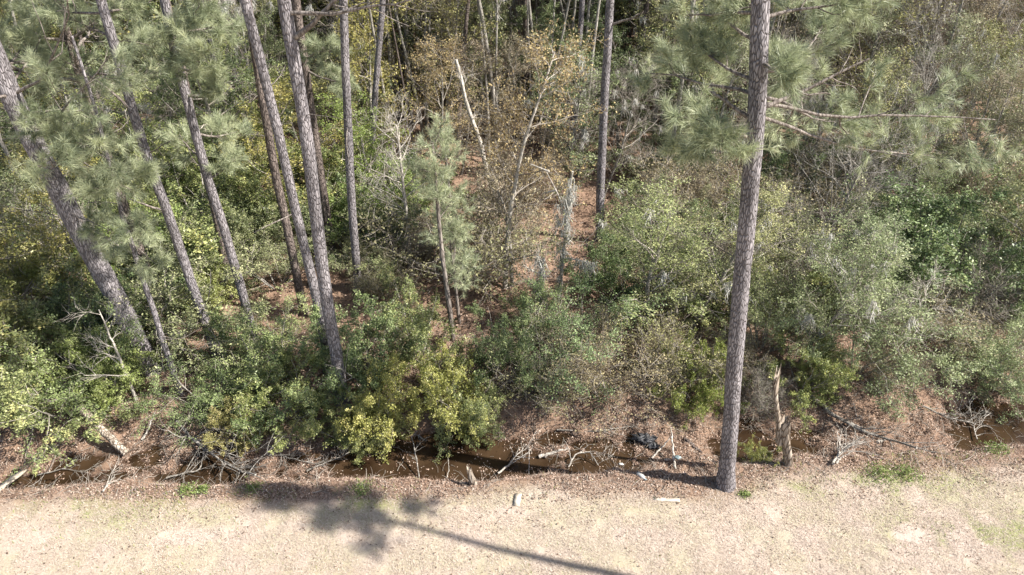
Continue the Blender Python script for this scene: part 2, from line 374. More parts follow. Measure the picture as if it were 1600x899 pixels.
tz = np.maximum(terr(x, y), WATER) + .02; keep = (terr(x, y) > WATER - .02) | (rg.random(n) < .10); x, y, tz = x[keep], y[keep], tz[keep]; n = len(x)
a = rg.random(n) * 6.283; P, R, T = grow(np.stack([x, y, tz], -1), np.stack([np.cos(a), np.sin(a), .35 * rg.random(n)], -1), .10 + .5 * rg.random(n) ** 2.5, .004 + .004 * rg.random(n), 5, .2, -.03, rg, tip=.5)
tw = MB(); tubes(tw, P, R, 3, rg.random(n)); tag(tw.build('twig_litter', TWIG), 'fine grey dead twigs strewn over the ditch and banks', 'twigs', kind='stuff')
GR = tinted('dry_grass', [(0, (.24, .18, .14)), (.15, (.42, .33, .265)), (.7, (.58, .485, .40)), (1, (.70, .61, .52))])
n = 210000; x = rg.uniform(-12.5, 12.5, n); y = rg.uniform(8.4, 12.9, n); _, s = ditch(x, y)
k = (s < -1.2 - .7 * rg.random(n)) & (fbm(x * 3, y * 3, 71) + .25 * (rg.random(n) - .5) > .36); x, y = x[k], y[k]; n = len(x)
c = np.stack([x, y, terr(x, y) + .004], -1); a = rg.random(n) * 6.283; l = .03 + .06 * rg.random(n)
d = np.stack([np.cos(a), np.sin(a), .15 + .5 * rg.random(n)], -1) * l[:, None]; sd = np.stack([-np.sin(a), np.cos(a), a * 0], -1) * .0045
gmb = MB(); V = np.stack([c - sd, c + sd, c + d], 1).reshape(-1, 3); gmb.tris(V, np.arange(n * 3).reshape(-1, 3), rg.random(n))
tag(gmb.build('dry_grass', GR), 'short bleached dry grass along the near side of the ditch', 'grass', kind='stuff')
GG = tinted('green_grass', [(0, (.09, .13, .03)), (.6, (.20, .27, .06)), (1, (.38, .42, .14))])
n = 60000; x = rg.uniform(-12.5, 12.5, n); y = rg.uniform(8.4, 13.2, n)
_, s = ditch(x, y)
def gat(cx, cy, rx, ry):
    c = at(cx, cy); k = mpx(cx, cy); return np.exp(-(((x - c[0]) / (rx * k)) ** 2 + ((y - c[1]) / (ry * k * 1.35)) ** 2))
pr = gat(1560, 832, 140, 22) * .7 + gat(1380, 738, 130, 24) * .8 + gat(560, 775, 110, 18) * .5 + gat(340, 772, 110, 12) * .8 + gat(1480, 715, 130, 12) * .8 + gat(180, 790, 150, 25) * .2 + .05
k = (rg.random(n) < pr * sst(.42, .6, fbm(x * 2.5, y * 2.5, 77))) & (s < -.9); x, y = x[k], y[k]; n = len(x)
c = np.stack([x, y, terr(x, y)], -1); a = rg.random(n) * 6.283; l = .05 + .06 * rg.random(n)
d = np.stack([np.cos(a) * .5, np.sin(a) * .5, .6 + .5 * rg.random(n)], -1) * l[:, None]; sd = np.stack([-np.sin(a), np.cos(a), a * 0], -1) * .006
gmb = MB(); V = np.stack([c - sd, c + sd, c + d], 1).reshape(-1, 3); gmb.tris(V, np.arange(n * 3).reshape(-1, 3), rg.random(n))
tag(gmb.build('green_grass', GG), 'sparse green grass patches among the bleached turf', 'grass', kind='stuff')

# ------------------------------------------------------------------ tree prototypes: each is (trunk mesh, branches mesh, crown mesh, moss mesh)
def hardwood(seed, h, r, nl, ll, t0, nsub, ntw, nleaf, lsize, leafmat, bark, multi=1, ang=1.0, wob=.06, trop=.05, lwob=.14, twr=.006, twl=.45, mossn=0, fan=.35, clump=.09, up=.6, sides=8):
    rng = np.random.default_rng(seed)
    if multi == 1: S0 = np.zeros((1, 3)); D = np.array([[.03, .02, 1.0]])
    else:
        a = np.arange(multi) * 2.4 + rng.random(multi); S0 = np.stack([np.cos(a), np.sin(a), a * 0], -1) * .12
        D = np.stack([np.cos(a) * fan, np.sin(a) * fan, np.ones(multi)], -1) * 1.0; D[:, :2] *= (.3 + 1.3 * rng.random((multi, 1)))
    S0[:, 2] = -.15
    P, R, T = grow(S0, D, h * (.5 + .65 * rng.random(len(S0))) if multi > 1 else h, r, 10, wob, .04, rng, tip=.2)
    tm = MB(); tubes(tm, P, R, sides, rng.random(len(P)))
    bm = MB()
    s1, d1, t1, r1 = spawn(P, R, T, nl, t0, 1.0, ang, rng)
    shape = .45 + .75 * np.sin(math.pi * np.clip((t1 - t0) / (1 - t0) * .85 + .12, 0, 1))
    L1 = ll * shape * (.7 + .5 * rng.random(len(t1)))
    P1, R1, T1 = grow(s1, d1, L1, np.minimum(r1 * .55, .02 + .012 * L1), 6, lwob, trop, rng, tip=.3)
    tubes(bm, P1, R1, 4, rng.random(len(P1)))
    s2, d2, t2, r2 = spawn(P1, R1, T1, nsub, .2, 1.0, .85, rng)
    L2 = np.repeat(L1, nsub) * .42 * (.6 + .6 * rng.random(len(t2)))
    P2, R2, T2 = grow(s2, d2, L2, np.minimum(r2 * .6, .014), 5, lwob * 1.1, trop, rng, tip=.35)
    tubes(bm, P2, R2, 3, rng.random(len(P2)))
    s3, d3, t3, r3 = spawn(P2, R2, T2, ntw, .15, 1.0, .75, rng)
    P3, R3, T3 = grow(s3, d3, twl * (.5 + .9 * rng.random(len(t3))), twr, 4, .2, trop, rng, tip=.4)
    tubes(bm, P3, R3, 3, rng.random(len(P3)))
    cm = None
    if nleaf > 0:
        cm = MB(); lp = along(P3, int(nleaf), rng, .15, clump)
        tw = rng.random((len(P3), 1)) * .55 + np.repeat(rng.random((len(P2), 1)), ntw, 0) * .25
        ti = np.clip(tw + rng.random(lp.shape[:2]) * .35 - .05, 0, 1)
        leaves(cm, lp.reshape(-1, 3), lsize, rng, ti.ravel(), up=up)
        cm = cm.mesh('crown', leafmat)
    mm = None
    if mossn:
        mm = MB(); idx = rng.integers(0, len(P2), mossn); moss(mm, P2[idx, rng.integers(1, 5, mossn)], rng, ln=.75, strands=16); mm = mm.mesh('spanish_moss', MOSS)
    return dict(trunk=tm.mesh('trunk', bark, True), branches=bm.mesh('branches', TWIG), crown=cm, spanish_moss=mm, h=h)

def boughs(lm, nm, S0, D, L, R, rng, nsub=9, ntw=4, tufts=2, trop=.04, cnt=34, ln=.21, sag=0.0, wd=.008, k=8, t0=.3, wob=.09):
    P, Rr, T = grow(S0, D, L, R, k, wob, trop, rng, tip=.25, sag=sag)
    tubes(lm, P, Rr, 6)
    s2, d2, t2, r2 = spawn(P, Rr, T, nsub, t0, 1.0, .85, rng, flat=.6)
    L2 = np.repeat(np.broadcast_to(L, (len(P),)), nsub) * .30 * (1.25 - .7 * t2) * (.7 + .6 * rng.random(len(t2)))
    P2, R2, T2 = grow(s2, d2, L2, np.minimum(r2 * .6, .016), 5, .16, .07, rng, tip=.4); tubes(lm, P2, R2, 3)
    s3, d3, t3, r3 = spawn(P2, R2, T2, ntw, .3, 1.0, .8, rng, flat=.4)
    P3, R3, T3 = grow(s3, d3, .16 + .22 * rng.random(len(t3)), .006, 3, .18, .1, rng, tip=.5); tubes(lm, P3, R3, 3)
    tb = np.repeat(rng.random(len(P2)) * .35, ntw)
    for q in range(tufts):
        c = P3[:, -1] if q == 0 else P3[:, 1] + rng.standard_normal((len(P3), 3)) * .04
        needles(nm, c, T3[:, -1], rng, cnt=cnt, ln=ln, wd=wd, tint=tb + rng.random(len(P3)) * .35)
    needles(nm, P2[:, -1], T2[:, -1], rng, cnt=cnt, ln=ln, wd=wd)
    return P

def pine_crown(seed, h0, h1, spread, nb, rng=None, **kw):
    rng = rng or np.random.default_rng(seed); t = (np.arange(nb) + rng.random(nb)) / nb
    z = h0 + (h1 - h0) * t; a = np.arange(nb) * 2.399 + rng.random(nb)
    S0 = np.stack([a * 0, a * 0, z], -1); D = np.stack([np.cos(a), np.sin(a), .15 + .7 * t], -1)
    L = spread * (1.05 - .75 * t) * (.7 + .5 * rng.random(nb))
    lm, nm = MB(), MB(); boughs(lm, nm, S0, D, L, .03 + .012 * L, rng, **kw)
    return lm, nm
def slender_pine(seed, h, r, c0, spread, nb, bark, **kw):
    rng = np.random.default_rng(seed); tm = MB()
    P, R, T = grow(np.array([[0, 0, -.2]]), np.array([[rng.uniform(-.03, .03), 0, 1]]), h, r, 16, .012, 0.01, rng, tip=.25)
    tubes(tm, P, R, 12)
    lm, nm = pine_crown(seed, c0, h * .99, spread, nb, **kw)
    # move boughs onto the slightly curved stem
    for mb in (lm, nm):
        for v in mb.v:
            v[:, 0] += np.interp(v[:, 2], P[0, :, 2], P[0, :, 0]); v[:, 1] += np.interp(v[:, 2], P[0, :, 2], P[0, :, 1])
    st = MB(); n = 7; z = rng.uniform(.25 * c0, c0, n); a = rng.random(n) * 6.28
    S0 = np.stack([np.interp(z, P[0, :, 2], P[0, :, 0]), np.interp(z, P[0, :, 2], P[0, :, 1]), z], -1)
    p, q, _ = grow(S0, np.stack([np.cos(a), np.sin(a), a * 0 + .2], -1), rng.uniform(.2, 1.1, n), .018, 4, .2, 0, rng, tip=.4); tubes(lm, p, q, 4)
    return dict(trunk=tm.mesh('trunk', bark, True), branches=lm.mesh('branches', LIMB), crown=nm.mesh('crown', NEEDLE), spanish_moss=None, h=h)

BK = {}
BK['oak'] = [hardwood(100 + i, 8.5, .13, 24, 2.4, .18, 6, 3, 40, .085, BROAD, GREYBARK, twl=.36, clump=.075, lwob=.2) for i in range(3)]
BK['rust'] = [hardwood(110 + i, 9.0, .09, 22, 2.2, .2, 6, 5, 9, .085, RUST, GREYBARK, ang=.85, lwob=.2) for i in range(3)]
BK['bare'] = [hardwood(120 + i, 10.0, .10, 24, 2.6, .25, 8, 8, 0, .08, None, GREYBARK, ang=.75, lwob=.18, twl=.6, mossn=(14, 40, 70)[i]) for i in range(3)]
BK['sage'] = [hardwood(130 + i, 7.5, .09, 22, 2.2, .12, 6, 4, 24, .068, SAGE, GREYBARK, ang=.8, mossn=(8, 24)[i % 2], clump=.07, lwob=.2) for i in range(3)]
BK['lime'] = [hardwood(140 + i, 6.0, .08, 20, 2.0, .1, 6, 3, 28, .075, LIME, GREYBARK, ang=.85, clump=.07, lwob=.2) for i in range(2)]
BK['bush'] = [hardwood(150 + i, 2.7, .035, 5, 1.25, .10, 5, 4, 30, .07, BROAD, GREYBARK, multi=7, fan=(.6, .85, .45)[i], twl=.28, clump=.055, lwob=.2, wob=.12) for i in range(3)]
BK['limebush'] = [hardwood(160 + i, 2.5, .035, 5, 1.2, .08, 5, 4, 28, .075, LIME, GREYBARK, multi=8, fan=(.6, .8)[i], twl=.27, clump=.05, lwob=.2, wob=.12) for i in range(2)]
BK['sagebush'] = [hardwood(170 + i, 2.7, .032, 5, 1.35, .08, 5, 4, 22, .06, SAGE, GREYBARK, multi=7, fan=(.55, .85)[i], twl=.34, clump=.06, lwob=.22, wob=.12) for i in range(2)]
BK['rustbush'] = [hardwood(180 + i, 2.6, .03, 6, 1.25, .08, 5, 5, 7, .065, RUST, GREYBARK, multi=8, fan=(.5, .8)[i], twl=.42, clump=.08, lwob=.22, wob=.12) for i in range(2)]
BK['twigbush'] = [hardwood(190 + i, 2.4, .025, 6, 1.2, .08, 6, 6, 1, .05, SAGE, GREYBARK, multi=9, fan=.5, twl=.45, twr=.005) for i in range(2)]
BK['pine'] = [slender_pine(200 + i, 21, .17, 12.5 + i, 2.8, 20, (PINEBARK, DARKBARK)[i], nsub=7, ntw=3, tufts=1, cnt=22, ln=.24, wd=.014) for i in range(2)]
BK['youngpine'] = [slender_pine(210 + i, 8.0, .08, 3.2 - i, 1.9, 24, PINEBARK, nsub=7, ntw=3, tufts=1, cnt=26, ln=.22, wd=.010) for i in range(2)]
BK['pole'] = [hardwood(220 + i, 14.0, .10, 12, 1.5, .62, 5, 5, (0, 5)[i % 2], .09, RUST, (GREYBARK, DARKBARK, GREYBARK)[i], ang=.6, wob=.03, mossn=(20, 0, 34)[i]) for i in range(3)]
NOUN = dict(pole=('slender_tree', 'tree'), oak=('evergreen_tree', 'tree'), rust=('dead_leaved_tree', 'tree'), bare=('bare_tree', 'bare tree'), sage=('grey_green_tree', 'tree'), lime=('yellow_green_tree', 'tree'),
            bush=('evergreen_shrub', 'shrub'), limebush=('yellow_green_shrub', 'shrub'), sagebush=('grey_green_shrub', 'shrub'), rustbush=('dead_leaved_shrub', 'shrub'),
            twigbush=('bare_shrub', 'bare shrub'), pine=('pine_tree', 'pine'), youngpine=('young_pine', 'young pine'))
LOOK = dict(pole='slender pole-like tree', oak='dark green leafy tree', rust='slender rust-leaved tree', bare='bare grey-twigged tree', sage='grey-green small-leaved tree', lime='yellow-green leafy tree',
            bush='dark green shrub', limebush='bright yellow-green shrub', sagebush='grey-green shrub', rustbush='brown-leaved twiggy shrub', twigbush='leafless grey shrub',
            pine='slim bare-stemmed pine', youngpine='young bushy pine')
GROUP = {k: v + 's of the wood' for k, v in LOOK.items()}
placed = []
rp = random.Random(9)
def put(kind, x, y, h=None, wide=1.0, col=(1, 1, 1), var=None, rz=None, label=None, tilt=0.0):
    v = BK[kind][var if var is not None else rp.randrange(len(BK[kind]))]
    e = empty(NOUN[kind][0], (x, y, gz(x, y)), rz if rz is not None else rp.random() * 6.28)
    if tilt: e.rotation_euler = (rp.uniform(-tilt, tilt), rp.uniform(-tilt, tilt), e.rotation_euler[2])
    s = (h / v['h']) if h else 1.0
    e.scale = (s * wide, s * wide, s)
    for pn in ('trunk', 'branches', 'crown', 'spanish_moss'):
        if v[pn] is not None:
            o = link('stems' if (pn == 'trunk' and 'bush' in kind) else pn, v[pn], e)
            if pn == 'crown': o.color = (*col, 1)
            if pn == 'spanish_moss': o['kind'] = 'stuff'
    tag(e, label, NOUN[kind][1], GROUP[kind])
    placed.append((e, kind, x, y, (h or v['h'])))
    return e

# ------------------------------------------------------------------ the tall pines and other single trunks read off the photograph
HERO = []
def trunk_path(pts, htop, rng, wob=.02, dy=0.0, n=44, z0=None):
    b0 = at(*pts[0]); Y = b0[1]; P = []
    for px, py in pts:
        P.append(onY(px, py, Y))
    P = np.array(P); P[:, 2] = np.maximum.accumulate(P[:, 2] + np.arange(len(P)) * 1e-3)
    if htop > P[-1, 2] + .5:
        d = (P[-1] - P[max(0, len(P) - 3)]); d = d / d[2]
        P = np.vstack([P, P[-1] + d * (htop - P[-1, 2]) * .5, P[-1] + d * np.array([.6, 1, 1]) * (htop - P[-1, 2])])
    z = np.linspace(P[0, 2], P[-1, 2], n)
    x = np.interp(z, P[:, 2], P[:, 0]); k = np.array([1, 2, 3, 2, 1]) / 9.
    xp = np.pad(x, 2, mode='reflect', reflect_type='odd'); x = np.convolve(xp, k, 'valid')
    y = np.full(n, Y) + dy * (z - z[0])
    x = x + np.cumsum(rng.standard_normal(n)) * wob * .3; y = y + np.cumsum(rng.standard_normal(n)) * wob
    g = gz(x[0], y[0]); z[0] = g - .15
    return np.stack([x, y, z], -1)
def hero_trunk(name, label, cat, pts, wpx, htop, seed, bark=None, taper=.45, crown=None, stubs=5, group=None, sides=20, dy=0.0, wob=.012, flare=.45, extra=None, n=44):
    rng = np.random.default_rng(seed)
    P = trunk_path(pts, htop, rng, wob=wob, dy=dy, n=n)
    base = P[0].copy(); r0 = wpx * .76 * proj(P[1])[2] / F / 2
    hh = (P[:, 2] - base[2]); R = r0 * (1 - taper * hh / hh[-1]) + r0 * flare * np.exp(-hh / .24)
    e = empty(name, tuple(base)); Q = P - base
    tm = MB(); tubes(tm, Q[None], R[None], sides, bump=.022, rng=rng); tr = tm.build('trunk', bark or PINEBARK, e, smooth=True)
    HERO.append((P, label, e))
    if stubs:
        zz = rng.uniform(.2, .75, stubs) * hh[-1]; a = rng.random(stubs) * 6.28
        S0 = np.stack([np.interp(zz, hh, Q[:, 0]), np.interp(zz, hh, Q[:, 1]), zz], -1)
        p, q, _ = grow(S0, np.stack([np.cos(a), np.sin(a), a * 0 + .1], -1), rng.uniform(.35, 1.3, stubs) + r0, .012 + .01 * rng.random(stubs), 5, .2, 0, rng, tip=.4)
        for i in range(stubs):
            mb = MB(); tubes(mb, p[i:i + 1], q[i:i + 1], 5); mb.build('dead_branch', LIMB, e)
    if crown:
        c0, c1, sp, nb = crown
        l2, n2 = pine_crown(seed + 500, c0, c1, sp, nb, nsub=7, ntw=3, tufts=1, cnt=22, ln=.24, wd=.014)
        for src in (l2, n2):
            for v in src.v:
                v[:, 0] += np.interp(v[:, 2], Q[:, 2], Q[:, 0]); v[:, 1] += np.interp(v[:, 2], Q[:, 2], Q[:, 1])
        l2.build('branches', LIMB, e); n2.build('crown', NEEDLE, e)
    for ex in (extra or []):
        lm, nm = MB(), MB(); ex(lm, nm, P, base, rng); bo = lm.build('bough', LIMB, e)
        if nm.n: nm.build('needles', NEEDLE, bo)
    tag(e, label, cat, group); return e, P, R
def limb(startpy, tgt, dy, dens=1.0, r=.036, sag=0.0, leafy=True, trop=.02, wob=.10, ln=.24, nsub=7, t0=.25):
    """a bough leaving the trunk at image row startpy towards picture point tgt, dy metres nearer (-) or farther (+) than the trunk"""
    def f(lm, nm, P, base, rng):
        rows = np.array([proj(p)[1] for p in P]); o = np.argsort(rows); s = np.array([np.interp(startpy, rows[o], P[o, i]) for i in range(3)])
        t = onY(tgt[0], tgt[1], s[1] + dy); v = t - s; Ln = np.linalg.norm(v)
        if leafy: boughs(lm, nm, (s - base)[None], v[None], np.array([Ln]), r, rng, nsub=int(nsub * dens), ntw=5, tufts=2, trop=trop, cnt=50, ln=ln, sag=sag, wob=wob, t0=t0, wd=.009)
        else:
            p, q, T = grow((s - base)[None], v[None], Ln, r, 9, wob, trop, rng, tip=.3, sag=sag); tubes(lm, p, q, 6)
            a, d, t_, r_ = spawn(p, q, T, 5, .4, 1, .7, rng); p2, q2, _ = grow(a, d, Ln * .3, r_ * .5, 5, .2, .02, rng, tip=.3); tubes(lm, p2, q2, 4)
    return f
G1 = 'tall pines rising out of the wood'
hero_trunk('pine_tree', 'thickest pine, leaning left across the left edge, with a needled bough over its trunk', 'pine', [(235, 577), (190, 480), (135, 385), (95, 305), (60, 240), (20, 160), (0, 105), (-60, -40)], 40, 19, 1,
    crown=(12.5, 19, 3.2, 16), stubs=3, group=G1,
    extra=[limb(215, (150, 175), -2.2, 1.3), limb(235, (110, 245), -2.0, 1.2), limb(200, (190, 215), -1.6, 1.2), limb(150, (200, 90), -1.5, 1, leafy=False, r=.04), limb(330, (215, 400), -1.0, .7, r=.03), limb(330, (160, 365), -1.4, .8, r=.03), limb(140, (60, 60), 1.5, 1.0), limb(120, (20, 30), 1.8, 1.2), limb(215, (80, 215), -1.2, .8), limb(225, (185, 270), -1.6, 1.0), limb(100, (90, 120), 2.2, 1.1), limb(150, (-30, 150), -1.0, .5, leafy=False, r=.05)])
hero_trunk('pine_tree', 'thin young pine stem with its foot on the ditch edge, below the thickest leaning pine', 'pine', [(281, 613), (250, 520), (222, 440), (205, 385), (185, 320), (172, 262)], 13, 9.5, 2, stubs=3, group=G1, flare=.2, taper=.7,
    extra=[limb(330, (235, 350), -.8, .9, r=.03), limb(290, (150, 300), -.8, .9, r=.03), limb(270, (225, 270), .6, .9, r=.03), limb(380, (235, 415), -.7, .5, r=.02)])
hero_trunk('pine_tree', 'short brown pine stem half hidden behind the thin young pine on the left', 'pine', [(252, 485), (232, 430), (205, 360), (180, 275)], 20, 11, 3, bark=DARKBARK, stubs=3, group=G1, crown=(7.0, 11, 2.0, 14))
hero_trunk('pine_tree', 'long slim pine leaning left between the thickest pine and the needled pine', 'pine', [(342, 562), (318, 495), (298, 440), (270, 350), (240, 275), (215, 200), (185, 95), (155, -5), (140, -60)], 19, 20, 4, crown=(13, 20, 2.6, 14), stubs=4, group=G1,
    extra=[limb(330, (205, 305), -.4, .6, leafy=False, r=.04), limb(180, (135, 85), -.3, .8, leafy=False, r=.04), limb(60, (110, 60), 1.5, 1.0), limb(90, (235, 60), 1.2, .9), limb(120, (150, 140), 2.2, 1.0), limb(20, (210, 10), 1.0, 1.0), limb(20, (90, 20), 1.6, 1.1)])
hero_trunk('pine_tree', 'slim pine hidden behind needled boughs above its middle, fourth trunk from the left', 'pine', [(399, 537), (385, 475), (365, 405), (345, 335), (320, 260), (298, 180), (278, 100), (262, 30), (250, -40)], 18, 19, 5, crown=(13, 19, 2.4, 12), stubs=3, group=G1,
    extra=[limb(100, (225, 75), -1.4, 1.3), limb(110, (330, 80), -1.2, 1.2), limb(150, (345, 140), -.9, 1.1), limb(60, (300, 30), -1.0, 1.2), limb(210, (370, 210), 1.0, .9), limb(250, (270, 215), .9, .9), limb(280, (380, 270), .4, .8), limb(50, (350, 30), 1.5, 1.0)])
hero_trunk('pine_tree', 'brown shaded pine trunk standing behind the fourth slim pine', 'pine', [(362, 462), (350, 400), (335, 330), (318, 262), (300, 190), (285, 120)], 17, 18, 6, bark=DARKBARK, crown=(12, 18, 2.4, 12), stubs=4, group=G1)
hero_trunk('pine_tree', 'pine with the left of the two crossing trunks left of centre, foot behind a shrub', 'pine', [(513, 583), (506, 520), (490, 445), (465, 345), (445, 255), (425, 170), (405, 90), (383, 0), (370, -60)], 19, 22, 7, crown=(15, 22, 2.6, 14), stubs=2, group=G1)
hero_trunk('pine_tree', 'thicker of the two crossing pines left of centre, smooth grey trunk to the top edge', 'pine', [(535, 622), (528, 560), (515, 490), (503, 400), (490, 300), (477, 200), (460, 100), (442, 0), (432, -60)], 25, 22, 8, crown=(15, 22, 3.0, 16), stubs=2, group=G1,
    extra=[limb(62, (550, 10), -.6, .8, leafy=False, r=.07, trop=.03), limb(20, (660, 30), -.8, 1, leafy=False, r=.05, sag=.05)])
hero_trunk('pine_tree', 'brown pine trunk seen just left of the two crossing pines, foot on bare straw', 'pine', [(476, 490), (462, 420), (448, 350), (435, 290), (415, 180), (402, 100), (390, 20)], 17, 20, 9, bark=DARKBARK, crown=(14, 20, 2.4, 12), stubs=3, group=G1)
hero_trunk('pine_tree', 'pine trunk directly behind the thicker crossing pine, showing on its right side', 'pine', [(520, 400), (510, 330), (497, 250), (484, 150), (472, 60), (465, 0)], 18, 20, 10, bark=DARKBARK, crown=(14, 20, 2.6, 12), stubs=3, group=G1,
    extra=[limb(90, (520, 80), -1.0, 1.1), limb(110, (540, 130), -.8, 1.0)])
hero_trunk('pine_tree', 'straight upright pine right of the crossing pair, foot lost in shrubs', 'pine', [(560, 455), (556, 400), (550, 330), (546, 260), (543, 190), (539, 100), (536, 0)], 17, 22, 11, crown=(16, 22, 2.6, 14), stubs=2, group=G1)
hero_trunk('pine_tree', 'dark shaded pine trunk beside the top edge, between two paler upright pines', 'pine', [(562, 190), (563, 140), (564, 80), (566, 0)], 14, 21, 12, bark=DARKBARK, crown=(15, 21, 2.6, 12), stubs=2, group=G1)
hero_trunk('pine_tree', 'upright pine with right-hand tilt at its top, second right of the crossing pair', 'pine', [(579, 290), (581, 240), (584, 170), (590, 90), (597, 0)], 13, 21, 13, crown=(15, 21, 2.6, 12), stubs=2, group=G1)
hero_trunk('pine_tree', 'lone straight dark pine right of centre with its foot on bare pine straw', 'pine', [(937, 376), (938, 320), (941, 250), (944, 170), (949, 80), (953, 0)], 17, 22, 14, crown=(16, 22, 3.0, 16), stubs=0, group=G1,
    extra=[limb(40, (1010, 20), -.5, 1, leafy=False, r=.05)])
hero_trunk('pine_tree', 'tall bare-trunked pine standing alone on the near ditch bank at right', 'pine', [(1134, 758), (1142, 680), (1150, 550), (1157, 470), (1165, 390), (1174, 280), (1183, 170), (1187, 100), (1190, 0), (1191, -40)], 32, 21, 15, taper=.40, flare=.42, crown=(13.5, 21, 3.4, 16), stubs=2,
    group=G1, extra=[limb(70, (1105, 25), 1.2, .8), limb(125, (1060, 95), 1.0, 1.0, t0=.4), limb(150, (1000, 100), 2.0, 1.0, t0=.35), limb(190, (1090, 150), .2, 1.1, leafy=False, r=.05), limb(215, (1100, 190), -.8, .8, t0=.35, ln=.26), limb(235, (1125, 225), -.9, .7, t0=.45, ln=.26), limb(250, (1060, 235), .9, .9, t0=.35),
    limb(100, (1235, 95), -.8, .8, t0=.4), limb(110, (1270, 110), .6, 1.0), limb(165, (1320, 158), .8, 1.1, leafy=False, r=.045), limb(120, (1330, 60), 1.8, 1.1), limb(150, (1380, 190), 1.3, 1.0, t0=.35), limb(160, (1415, 240), 1.9, 1.0, t0=.35), limb(180, (1400, 290), 2.2, .7, t0=.45), limb(30, (1330, 10), .6, 1.1), limb(20, (1060, 20), 1.2, .8), limb(40, (1160, -10), .8, .8)])
hero_trunk('pine_tree', 'brown trunk of the far left corner pine, entering from the top edge', 'pine', [(150, 235), (135, 170), (118, 95), (98, 40), (85, -5)], 20, 19, 16, bark=DARKBARK, crown=(13, 19, 3.0, 12), stubs=4, group=G1)
hero_trunk('hardwood_tree', 'bare grey leaning trunk at the left edge below the thickest pine', 'tree', [(42, 350), (32, 300), (20, 255), (0, 210), (-25, 150)], 10, 10, 17, bark=GREYBARK, stubs=8, taper=.8)
hero_trunk('hardwood_tree', 'thin grey tree trunk with a pale lit side, left of the lone bank pine', 'tree', [(1040, 290), (1047, 240), (1060, 160), (1072, 60), (1082, 0)], 10, 14, 18, bark=GREYBARK, stubs=8, taper=.6)
hero_trunk('pine_tree', 'reddish dead-topped trunk seen under the bough of the lone bank pine', 'pine', [(1030, 250), (1034, 200), (1044, 130), (1048, 100)], 13, 6.8, 19, bark=DARKBARK, stubs=5, taper=.3)
hero_trunk('hardwood_tree', 'pale thin pole trunk between the straight dark pine and the bank pine', 'tree', [(1018, 250), (1026, 160), (1034, 80), (1043, 10)], 8, 12, 20, bark=GREYBARK, stubs=8, taper=.6)
# a pine outside the frame at right whose shadow falls across the grass
e, P_, R_ = hero_trunk('pine_tree', 'tall pine on the mown grass just outside the picture at right', 'pine', [(1500, 899), proj(at(1500, 899) + np.array([0, 0, 2.0]))[:2]], 36, 19.4, 21, taper=.8, stubs=0)
OFF = e
e.location = (13.4, 5.95, gz(13.4, 5.95)); e.rotation_euler = (-.037, 0, 0)
for c in list(e.children): pass
lm, nm = pine_crown(77, 15.4, 19.2, .85, 15, nsub=7, ntw=3, tufts=1, cnt=30, ln=.24, wd=.018)
lm.build('branches', LIMB, e); nm.build('crown', NEEDLE, e)

# ---- crooked, dead and small single trees
def small_tree(name, label, cat, pts, wpx, bark, seed, sidebr=10, brl=1.2, leafmat=None, nleaf=0, lsize=.08, taper=.75, mossn=0, trop=.03, col=(1, 1, 1), htop=0, nsub=5, ang=.9, ntw=4, tmin=.3, needle=False, needlet=(.55, 1.0), wob=.012):
    rng = np.random.default_rng(seed); P = trunk_path(pts, htop, rng, wob=wob, n=26); base = P[0].copy()
    r0 = wpx * proj(P[1])[2] / F / 2; hh = P[:, 2] - base[2]; R = r0 * (1 - taper * hh / hh[-1]); Q = P - base
    e = empty(name, tuple(base)); tm = MB(); tubes(tm, Q[None], R[None], 10, bump=.04, rng=rng); tm.build('trunk', bark, e, True)
    T = np.gradient(Q, axis=0); T = norm(T)[None]
    bm = MB(); nm = MB(); cm = MB()
    if sidebr:
        t0 = needlet[0] if needle else tmin
        s1, d1, t1, r1 = spawn(Q[None], R[None], T, sidebr, t0, 1.0, ang, rng)
        L1 = brl * (1.15 - .6 * t1) * (.6 + .7 * rng.random(len(t1)))
        if needle:
            boughs(bm, nm, s1, d1, L1, .018, rng, nsub=6, ntw=3, tufts=1, cnt=30, ln=.2, wd=.009)
        else:
            P1, R1, T1 = grow(s1, d1, L1, np.minimum(r1 * .6, .022), 6, .16, trop, rng, tip=.3); tubes(bm, P1, R1, 4, rng.random(len(P1)))
            s2, d2, t2, r2 = spawn(P1, R1, T1, nsub, .2, 1, .8, rng); P2, R2, T2 = grow(s2, d2, np.repeat(L1, nsub) * .45, np.minimum(r2 * .7, .010), 5, .18, trop, rng, tip=.4); tubes(bm, P2, R2, 3, rng.random(len(P2)))
            s3, d3, t3, r3 = spawn(P2, R2, T2, ntw, .2, 1, .7, rng); P3, R3, T3 = grow(s3, d3, .2 + .3 * rng.random(len(t3)), .005, 4, .2, trop, rng, tip=.4); tubes(bm, P3, R3, 3, rng.random(len(P3)))
            if nleaf:
                lp = along(P3, nleaf, rng, .1, .08); leaves(cm, lp.reshape(-1, 3), lsize, rng, np.clip(rng.random((len(P3), 1)) * .6 + rng.random(lp.shape[:2]) * .4, 0, 1).ravel())
    if bm.n: bm.build('branches', bark if not leafmat else TWIG, e)
    if nm.n: nm.build('crown', NEEDLE, e)
    if cm.n: cm.build('crown', leafmat, e).color = (*col, 1)
    if mossn:
        mm = MB(); idx = rng.integers(6, 25, mossn); moss(mm, Q[idx] + rng.standard_normal((mossn, 3)) * .08, rng, ln=.9, strands=22); tag(mm.build('spanish_moss', MOSS, e), kind='stuff')
    tag(e, label, cat); return e, P
small_tree('dead_snag', 'crooked pale dead tree with a broken tip, standing among rusty leaves at centre', 'dead tree', [(780, 330), (768, 292), (752, 235), (742, 200), (728, 165), (722, 130), (713, 92)], 8, PALEBARK, 31, sidebr=5, brl=1.0, taper=.4, wob=.03)
